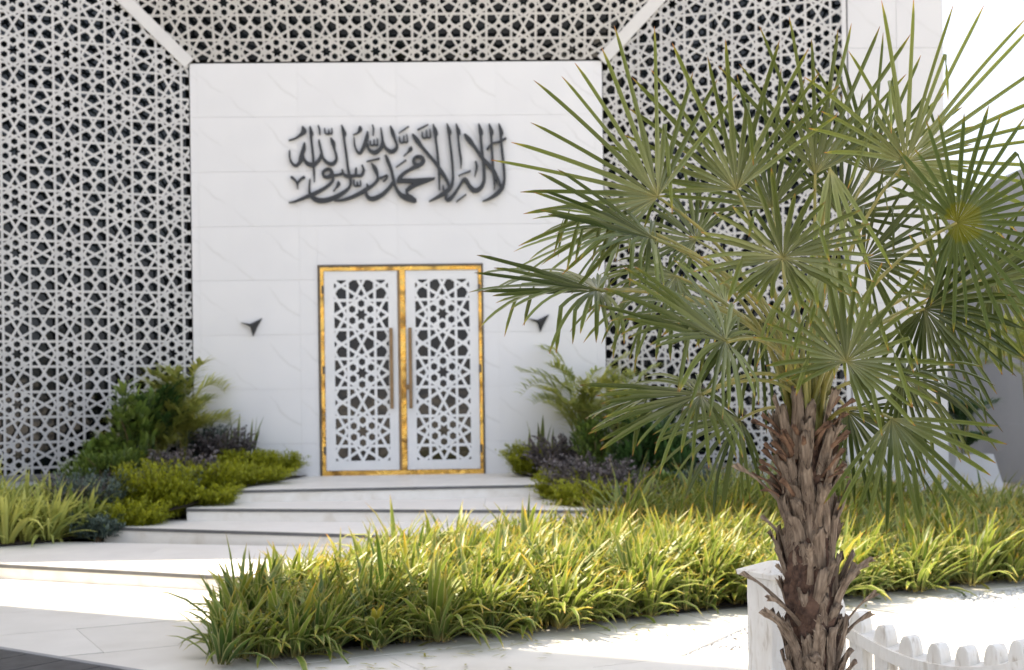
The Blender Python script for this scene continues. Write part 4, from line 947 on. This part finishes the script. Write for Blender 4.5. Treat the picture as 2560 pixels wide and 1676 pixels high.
# ------------------------------------------------------------------ white picket fence and its post
Yp = 5.5
post_c = at(1937, 1440, Yp)
post = empty('fence_post', (post_c[0], Yp, 0), 'white square fence post with pyramid cap, half hidden by the palm trunk', 'post', rz=rad(28))
hw = .078; ztp = at(1925, 1440, Yp)[2]
bm = bmesh.new(); add_box(bm, (-hw, -hw, -.05), (hw, hw, ztp + .0)); bevel(bm, .006, 2)
bmesh.ops.subdivide_edges(bm, edges=[e for e in bm.edges if abs(e.verts[0].co.z - e.verts[1].co.z) > .3], cuts=22)
for v in bm.verts: v.co.x += random.uniform(-.0012, .0012); v.co.y += random.uniform(-.0012, .0012)
bm_obj('shaft', bm, M['fence'], post)
bm = bmesh.new(); hc = .108
c0 = [bm.verts.new((x * hc * .97, y * hc * .97, ztp + .002)) for x, y in ((-1, -1), (1, -1), (1, 1), (-1, 1))]
c1 = [bm.verts.new((x * hc, y * hc, ztp + .022)) for x, y in ((-1, -1), (1, -1), (1, 1), (-1, 1))]
c2 = [bm.verts.new((x * .02, y * .02, ztp + .058)) for x, y in ((-1, -1), (1, -1), (1, 1), (-1, 1))]
bm.faces.new(c0[::-1]); bm.faces.new(c2)
for A1, B1 in ((c0, c1), (c1, c2)):
    for i in range(4): bm.faces.new((A1[i], A1[(i + 1) % 4], B1[(i + 1) % 4], B1[i]))
bevel(bm, .003, 2); bm_obj('cap', bm, M['fence'], post)

tops = [(2151, 1526), (2214, 1560), (2277, 1587), (2347, 1605), (2418, 1612), (2491, 1608), (2553, 1597), (2620, 1572), (2690, 1535)]
fence = empty('picket_fence', (1.4, 5.4, 0), 'white concrete picket fence with dipping top rail, right of the palm trunk', 'fence')
pk = []
Ys = [5.62 - .095 * i for i in range(-1, 9)]
px_list = [(2085, 1490)] + tops
for (u, v), y in zip(px_list, Ys):
    p = at(u, v, y); pk.append(p)
def adopt_w(o): return adopt(o, fence)
fdir = Vector((pk[-1][0] - pk[0][0], pk[-1][1] - pk[0][1], 0)).normalized(); fn = Vector((fdir.y, -fdir.x, 0))
for p in pk:
    zt_p = p[2]; wv, dv_ = .034, .034
    bm = bmesh.new(); prof = [(-1, -9), (1, -9), (1, -.058), (.74, -.022), (.36, -.003), (-.36, -.003), (-.74, -.022), (-1, -.058)]
    pts = [(a * wv, (-.02 - zt_p) if b == -9 else b) for a, b in prof]
    c = Vector((p[0], p[1], zt_p))
    fr = []; bk = []
    for a, z_ in pts:
        q_ = c + fdir * a + Vector((0, 0, z_))
        fr.append(bm.verts.new(q_ + fn * dv_)); bk.append(bm.verts.new(q_ - fn * dv_))
    n = len(fr); bm.faces.new(fr); bm.faces.new(bk[::-1])
    for i in range(n): bm.faces.new((fr[i], fr[(i + 1) % n], bk[(i + 1) % n], bk[i]))
    bevel(bm, .007, 2)
    adopt_w(bm_obj('picket', bm, M['fence'], None))
def railmesh(drop, h, d):
    P = [Vector((post_c[0] + .05, Yp + .05, pk[0][2] + .045))] + [Vector(p) for p in pk]
    C = catmull([tuple(p) for p in P], 4); bm = bmesh.new(); rings_ = []
    for c in C:
        c = Vector(c) - Vector((0, 0, drop))
        rings_.append([bm.verts.new(c + fn * d + Vector((0, 0, h * .35))), bm.verts.new(c - fn * d + Vector((0, 0, h * .5))), bm.verts.new(c - fn * d - Vector((0, 0, h * .5))), bm.verts.new(c + fn * d - Vector((0, 0, h * .5)))])
    for i in range(len(rings_) - 1):
        for k in range(4): bm.faces.new((rings_[i][k], rings_[i][(k + 1) % 4], rings_[i + 1][(k + 1) % 4], rings_[i + 1][k]))
    bm.faces.new(rings_[0]); bm.faces.new(rings_[-1][::-1])
    adopt_w(bm_obj('rail', bm, M['fence'], None))
railmesh(.098, .058, .046); railmesh(.50, .058, .046)

# ------------------------------------------------------------------ the fan palm
YT = 5.0; KP = YT / F
TX = at(2022, 1200, YT)[0]; CROWN = at(2016, 1075, YT)
palm = empty('fan_palm', (TX, YT, 0), 'large fan palm with shaggy leaf-base trunk in the right foreground', 'palm tree')
# trunk core
r = random.Random(5)
V, Fc = [], []
NZ, NS = 60, 28
ztop = CROWN[2] - .02
def trunk_x(z): return TX + .012 * math.sin(z * 3.0) - (TX - CROWN[0]) * max(0, z / ztop) ** 3
for i in range(NZ + 1):
    z = -.05 + (ztop + .05) * i / NZ; rd = .082 + .010 * math.sin(z * 9) + .012 * max(0, z - 1.0) - .03 * max(0, (i - NZ + 6) / 6)
    for k in range(NS):
        t = 2 * math.pi * k / NS; q = rd * (1 + .10 * r.uniform(-1, 1) + .06 * math.sin(k * 3 + i * 1.1))
        V.append((trunk_x(z) + q * math.cos(t), YT + q * math.sin(t), z))
for i in range(NZ):
    for k in range(NS): Fc.append((i * NS + k, i * NS + (k + 1) % NS, (i + 1) * NS + (k + 1) % NS, (i + 1) * NS + k))
trunk = mesh_obj('trunk', V, Fc, M['fibre']); adopt(trunk, palm)
# leaf bases ("boots"): tapered, split, jagged strips
def boot_mesh(seed, L, w0, w1, jag, curl, thin=False):
    rr = random.Random(seed); V, Fc = [], []; n = 9
    for i in range(n + 1):
        t = i / n; wd = (w0 + (w1 - w0) * t ** .6) * (1 + .06 * rr.uniform(-1, 1)); z = L * t; out = curl * t * t * L + (.006 * math.sin(seed * 2.1 + t * 5) if not thin else 0)
        th = .009 * (1 - .45 * t)
        for k in range(5):
            x = (k / 4 - .5) * wd; cv = -abs(x) ** 2 / max(wd, .001) * 1.1 + (max(0, t - .72) * (.05 + .04 * math.sin(seed + k)) * (1 if k in (0, 4) else .25))
            zz = z + (rr.uniform(-jag, jag) if i == n else 0)
            V.append((x, out + cv + rr.uniform(-.0012, .0012), zz))
        for k in range(5):
            x = (k / 4 - .5) * wd * .9; V.append((x, out - th - abs(x) * .2, z + (rr.uniform(-jag, jag) if i == n else 0)))
    for i in range(n):
        a, b = i * 10, (i + 1) * 10
        for k in range(4): Fc.append((a + k, a + k + 1, b + k + 1, b + k)); Fc.append((a + 5 + k + 1, a + 5 + k, b + 5 + k, b + 5 + k + 1))
        Fc.append((a + 5, a, b, b + 5)); Fc.append((a + 4, a + 9, b + 9, b + 4))
    for k in range(4): Fc.append((n * 10 + k, n * 10 + k + 1, n * 10 + 6 + k, n * 10 + 5 + k))
    if thin:                                                  # hooked thorns along the edges of old leaf stalks
        for i in range(2, n):
            for sd in (0, 4):
                if rr.random() < .6:
                    a = V[i * 10 + sd]; s_ = -1 if sd == 0 else 1; o = len(V)
                    V += [(a[0], a[1], a[2] - .003), (a[0], a[1], a[2] + .004), (a[0] + s_ * .010, a[1] + .002, a[2] + .008)]; Fc.append((o, o + 1, o + 2))
    return V, Fc
boots = []
for s in range(8):
    V, Fc = boot_mesh(s, .21, .056, .047, .020, .08)
    me = bpy.data.meshes.new('leaf_base'); me.from_pydata(V, [], Fc); me.materials.append(M['boot']); me.polygons.foreach_set('use_smooth', [True] * len(me.polygons)); boots.append(me)
thins = []
for s in range(4):
    V, Fc = boot_mesh(20 + s, .20, .030, .012, .008, .22, True)
    me = bpy.data.meshes.new('leaf_stalk_stub'); me.from_pydata(V, [], Fc); me.materials.append(M['boot']); thins.append(me)
top_strips = []
for s in range(4):
    V, Fc = boot_mesh(40 + s, .17, .034, .014, .012, .3)
    me = bpy.data.meshes.new('leaf_base'); me.from_pydata(V, [], Fc); me.materials.append(M['boot_red']); me.polygons.foreach_set('use_smooth', [True] * len(me.polygons)); top_strips.append(me)
nb_ = 165; ga = 2.39996
for i in range(nb_):
    f = i / (nb_ - 1); z = .08 + f * (ztop - .16); t = i * ga + r.uniform(-.25, .25)
    thin = (z < .95 and r.random() < .24) or (z >= .95 and r.random() < .08)
    me = r.choice(thins) if thin else r.choice(boots)
    o = bpy.data.objects.new('leaf_base', me); COL.objects.link(o)
    rd = .078 + .010 * max(0, z - 1.0) * 2
    lean = rad((r.uniform(18, 42) if thin else r.choice((2, 5, 9, 17)) * r.uniform(.6, 1.2)) + 25 * max(0, z - 1.3))
    sc_ = r.uniform(.8, 1.25)
    # local y outward, z up
    Rz = Matrix.Rotation(t - math.pi / 2, 4, 'Z'); Rx = Matrix.Rotation(-lean, 4, 'X'); Ry = Matrix.Rotation(rad(r.uniform(-9, 9)), 4, 'Y')
    o.matrix_world = Matrix.Translation((trunk_x(z) - TX + rd * math.cos(t), rd * math.sin(t), z)) @ Rz @ Rx @ Ry @ Matrix.Diagonal((r.uniform(.8, 1.15), 1, sc_, 1))
    mw = o.matrix_world.copy(); o.parent = palm; o.matrix_basis = mw
# loose fibres
V, Fc = [], []
for i in range(2200):
    z = r.uniform(.1, ztop); t = r.uniform(0, 6.283); rd = .086; p = Vector((trunk_x(z) + rd * math.cos(t), YT + rd * math.sin(t), z))
    d = Vector((math.cos(t) * r.uniform(.2, 1), math.sin(t) * r.uniform(.2, 1), r.uniform(-.8, 1))).normalized(); sd = d.cross(Vector((0, 0, 1))).normalized() * .0011; L = r.uniform(.02, .06)
    q = p + d * L * .6; e_ = p + d * L + Vector((r.uniform(-.01, .01), r.uniform(-.01, .01), r.uniform(-.015, .015))); o = len(V)
    V += [p - sd, p + sd, q + sd * .7, q - sd * .7, e_]; Fc += [(o, o + 1, o + 2, o + 3), (o + 3, o + 2, o + 4)]
for i in range(46):
    z = ztop - r.uniform(.02, .30); t = r.uniform(0, 6.283); me = top_strips[i % 4]
    o = bpy.data.objects.new('leaf_base', me); COL.objects.link(o); rd = .062
    o.matrix_world = Matrix.Translation((trunk_x(z) - TX + rd * math.cos(t), rd * math.sin(t), z)) @ Matrix.Rotation(t - math.pi / 2, 4, 'Z') @ Matrix.Rotation(-rad(r.uniform(3, 30)), 4, 'X') @ Matrix.Rotation(rad(r.uniform(-14, 14)), 4, 'Y') @ Matrix.Diagonal((1, 1, r.uniform(.6, 1.1), 1))
    mw = o.matrix_world.copy(); o.parent = palm; o.matrix_basis = mw
fb_ = mesh_obj('fibres', V, Fc, M['fibre']); fb_['kind'] = 'stuff'; adopt(fb_, palm)

def fan(u, v, dy, alpha, tau, beta, Rpx, spread, seed, nseg=None, mat='palm_leaf', droop=.5, fuse=.27, tint=.5, cup=.25, base_t=None, bent=.17, stiff=.0):
    rr = random.Random(seed); y = YT + dy; hub = Vector(at(u, v, y)); R = Rpx * y / F
    al, ta = rad(alpha), tau
    m = Vector((math.cos(al) * math.cos(ta), -math.sin(ta), math.sin(al) * math.cos(ta))).normalized()
    n = Vector((0, -1, 0)); n = (n - m * n.dot(m)).normalized(); n = Matrix.Rotation(rad(beta), 3, m) @ n
    t = n.cross(m)
    V, Fc, UV, TT = [], [], [], []
    nseg = nseg or max(9, int(spread / 8.6)); da = rad(spread) / (nseg - 1); G_ = Vector((0, 0, -1)); T = [0, .08, .2, .33, .45, .58, .70, .82, .90, .96, 1.0]
    for i in range(nseg):
        a = -rad(spread) / 2 + i * da; aj = a + rr.uniform(-.16, .16) * da
        L = R * (.62 + .38 * math.cos(a * .72)) * rr.uniform(.86, 1.08); ti = min(1, max(0, tint + rr.uniform(-.22, .22)))
        fz = fuse * rr.uniform(.85, 1.15) * (.65 + .35 * math.cos(a * .6)); dr = droop * rr.uniform(.3, 1.5)
        bend_at = rr.uniform(.55, .8) if rr.random() < bent else None
        d0 = (m * math.cos(aj) + t * math.sin(aj)); d0 = (d0 + n * (cup * .45 + rr.uniform(-.10, .10)) + G_ * (.10 * abs(math.sin(aj)) * droop)).normalized()
        pos = hub.copy(); d = d0.copy(); o = len(V); prev = 0
        wmax = .0165 * rr.uniform(.85, 1.15) 
        for k, s in enumerate(T):
            if k:
                step_ = (s - prev) * L
                if s > fz * .8: d = (d + G_ * (dr * (s - prev) * (.4 + s) * .9)).normalized()
                if bend_at and prev < bend_at <= s: d = (d * .35 + G_ * 1.0 + n * rr.uniform(-.3, .3)).normalized()
                pos = pos + d * step_
            prev = s
            side = d.cross(n)
            if side.length < .2: side = d.cross(t)
            side.normalize(); nn_ = side.cross(d).normalized()
            if s <= fz: hwid = max(.0006, s * L * math.tan(da / 2) * 1.02)
            else:
                x = (s - fz) / (1 - fz); hf_ = fz * L * math.tan(da / 2); hwid = (wmax / 2 + max(0, hf_ - wmax / 2) * max(0, 1 - x * 3.5) ** 2) * (1 - .30 * x) * (1 if x < .82 else max(.04, 1 - ((x - .82) / .18) ** 1.6)) + .0003
            dep = hwid * (.95 if s > fz else .6)
            V += [pos - side * hwid + nn_ * dep, pos.copy(), pos + side * hwid + nn_ * dep]
            UV += [(0, s), (.5, s), (1, s)]; TT += [ti] * 3
        for k in range(len(T) - 1):
            q = o + k * 3; Fc += [(q, q + 1, q + 4, q + 3), (q + 1, q + 2, q + 5, q + 4)]
    fr = mesh_obj('frond', [tuple(q) for q in V], Fc, M[mat], None, False, UV, {'tint': TT}); adopt(fr, palm)
    # petiole
    tt = base_t if base_t is not None else rr.uniform(0, 6.28)
    b0 = Vector((CROWN[0] + .045 * math.cos(tt), YT + .045 * math.sin(tt), CROWN[2] - rr.uniform(.0, .12)))
    if v > 1000: b0.z -= .03
    c1 = b0 + Vector((0, 0, (hub - b0).length * .45)) + (hub - b0) * .18
    P = []
    for k in range(13):
        s = k / 12; P.append(b0 * (1 - s) ** 2 + c1 * 2 * s * (1 - s) + hub * s * s)
    pv, pf = tube(P, [.0095 - .0045 * k / 12 for k in range(13)], 7)
    for k in range(1, 12):
        for j in range(3):
            q = P[k].lerp(P[k + 1], j / 3); dd_ = (P[k + 1] - P[k]).normalized(); sd = dd_.cross(Vector((0, -1, .2))).normalized() * rr.choice((-1, 1)); o = len(pv); rd = .0085 - .0045 * k / 12
            pv += [q + sd * rd * .7 - dd_ * .0025, q + sd * rd * .7 + dd_ * .0025, q + sd * (rd + .011) + dd_ * .007, q + sd * rd * .7 + Vector((0, .002, 0))]; pf += [(o, o + 1, o + 2), (o, o + 2, o + 3)]
    pe_ = mesh_obj('petiole', [tuple(q) for q in pv], pf, M['petiole'], None, False)
    adopt(pe_, palm); pe_.parent = fr; pe_.matrix_parent_inverse = Matrix()
    pe_.matrix_basis = Matrix()
    return fr
FANS = [
 (1644, 493, -.20, 140, .10, 14, 430, 170, dict(tint=.6, droop=.15)),
 (1841, 475, -.10, 108, .10, -12, 385, 140, dict(tint=.6, droop=.12)),
 (2264, 406, -.05, 48, .05, 14, 415, 235, dict(tint=.8, droop=.25, fuse=.2)),
 (2392, 557, -.25, 8, .20, 10, 345, 270, dict(mat='palm_hub', tint=.4, droop=.35, fuse=.26)),
 (1957, 644, -.75, 92, .70, -10, 280, 320, dict(tint=.55, droop=.45, fuse=.34)),
 (2038, 435, -.05, 82, .05, 16, 385, 110, dict(tint=.5, droop=.05)),
 (1626, 591, -.35, 163, .15, 66, 320, 190, dict(tint=.45, droop=.9, bent=.4)),
 (1493, 725, -.30, 176, .10, 70, 310, 215, dict(tint=.5, droop=.9, bent=.35)),
 (1814, 851, -.55, 156, .25, 55, 320, 240, dict(tint=.5, droop=.9)),
 (2116, 904, -.45, 68, .40, -14, 290, 270, dict(tint=.5, droop=.35, fuse=.36)),
 (1751, 987, -.40, 190, .20, 62, 300, 220, dict(tint=.45, droop=.9)),
 (2355, 748, .10, 35, .0, 30, 310, 250, dict(tint=.4, droop=.5)),
 (2229, 1046, -.40, -68, .15, 8, 310, 130, dict(tint=.3, droop=.2, fuse=.26)),
 (2311, 773, .0, -42, .20, 40, 290, 210, dict(tint=.2, droop=.6)),
 (2258, 943, -.05, -15, .10, 55, 290, 210, dict(tint=.25, droop=1.3, bent=.35)),
 (1814, 763, .25, 165, -.10, 45, 210, 190, dict(tint=.95, droop=.4)),
 (2177, 429, .35, 76, -.10, 12, 340, 170, dict(tint=.4, droop=.2)),
 (1930, 520, .45, 100, -.20, -18, 340, 150, dict(tint=.35, droop=.2)),
 (1740, 600, .45, 150, -.20, 35, 300, 200, dict(tint=.45, droop=.6)),
 (1900, 800, .55, 240, -.20, 30, 300, 170, dict(tint=.25, droop=.8)),
 (2160, 650, .50, 30, -.20, 30, 320, 200, dict(tint=.3, droop=.6)),
 (2120, 1030, .45, -35, -.20, 40, 280, 180, dict(tint=.15, droop=.9)),
 (1850, 1050, .50, 222, -.20, 45, 260, 180, dict(tint=.3, droop=.8)),
 (2100, 540, .55, 62, -.30, 15, 340, 170, dict(tint=.3, droop=.3)),
 (1690, 690, .15, 212, .05, 45, 300, 170, dict(tint=.5, droop=1.0)),
 (2070, 640, -.25, 255, .10, 40, 330, 120, dict(tint=.95, droop=1.6, bent=.3)),
 (2480, 700, .30, -10, .0, 30, 300, 210, dict(tint=.35, droop=.6)),
 (1570, 560, .25, 200, .0, 60, 300, 120, dict(tint=.6, droop=.5)),
 (1640, 600, -.42, 159, .12, 22, 335, 26, dict(tint=.18, droop=.12, nseg=6, bent=0, fuse=.5)),
 (1500, 728, -.36, 175, .12, 22, 315, 20, dict(tint=.18, droop=.06, nseg=5, bent=0, fuse=.5)),
 (1818, 856, -.60, 155, .15, 20, 330, 30, dict(tint=.30, droop=.10, nseg=6, bent=0, fuse=.5)),
 (1756, 985, -.46, 191, .15, 24, 305, 34, dict(tint=.35, droop=.18, nseg=7, bent=0, fuse=.5)),
 (2075, 420, -.35, -82, .10, 10, 300, 44, dict(tint=.90, droop=.5, nseg=5, bent=0, fuse=.1)),
]
for i, (u, v, dy, al, ta, be, R_, sp, kw) in enumerate(FANS):
    fan(u, v, dy, al, ta, be, R_, sp, 100 + i, **kw)
# young spear leaves rising from the heart
parts = []
for i in range(9):
    t = r.uniform(0, 6.28); h = r.uniform(.18, .5); tl = r.uniform(.03, .12)
    parts.append(tube([(CROWN[0] + .03 * math.cos(t), YT + .03 * math.sin(t), CROWN[2] - .12), (CROWN[0] + (.03 + tl * .5) * math.cos(t), YT + (.03 + tl * .5) * math.sin(t), CROWN[2] + h * .5), (CROWN[0] + (.03 + tl) * math.cos(t), YT + (.03 + tl) * math.sin(t), CROWN[2] + h)], [.014, .009, .002], 6))
for pv, pf in parts:
    adopt(mesh_obj('spear_leaf', [tuple(q) for q in pv], pf, M['petiole']), palm)
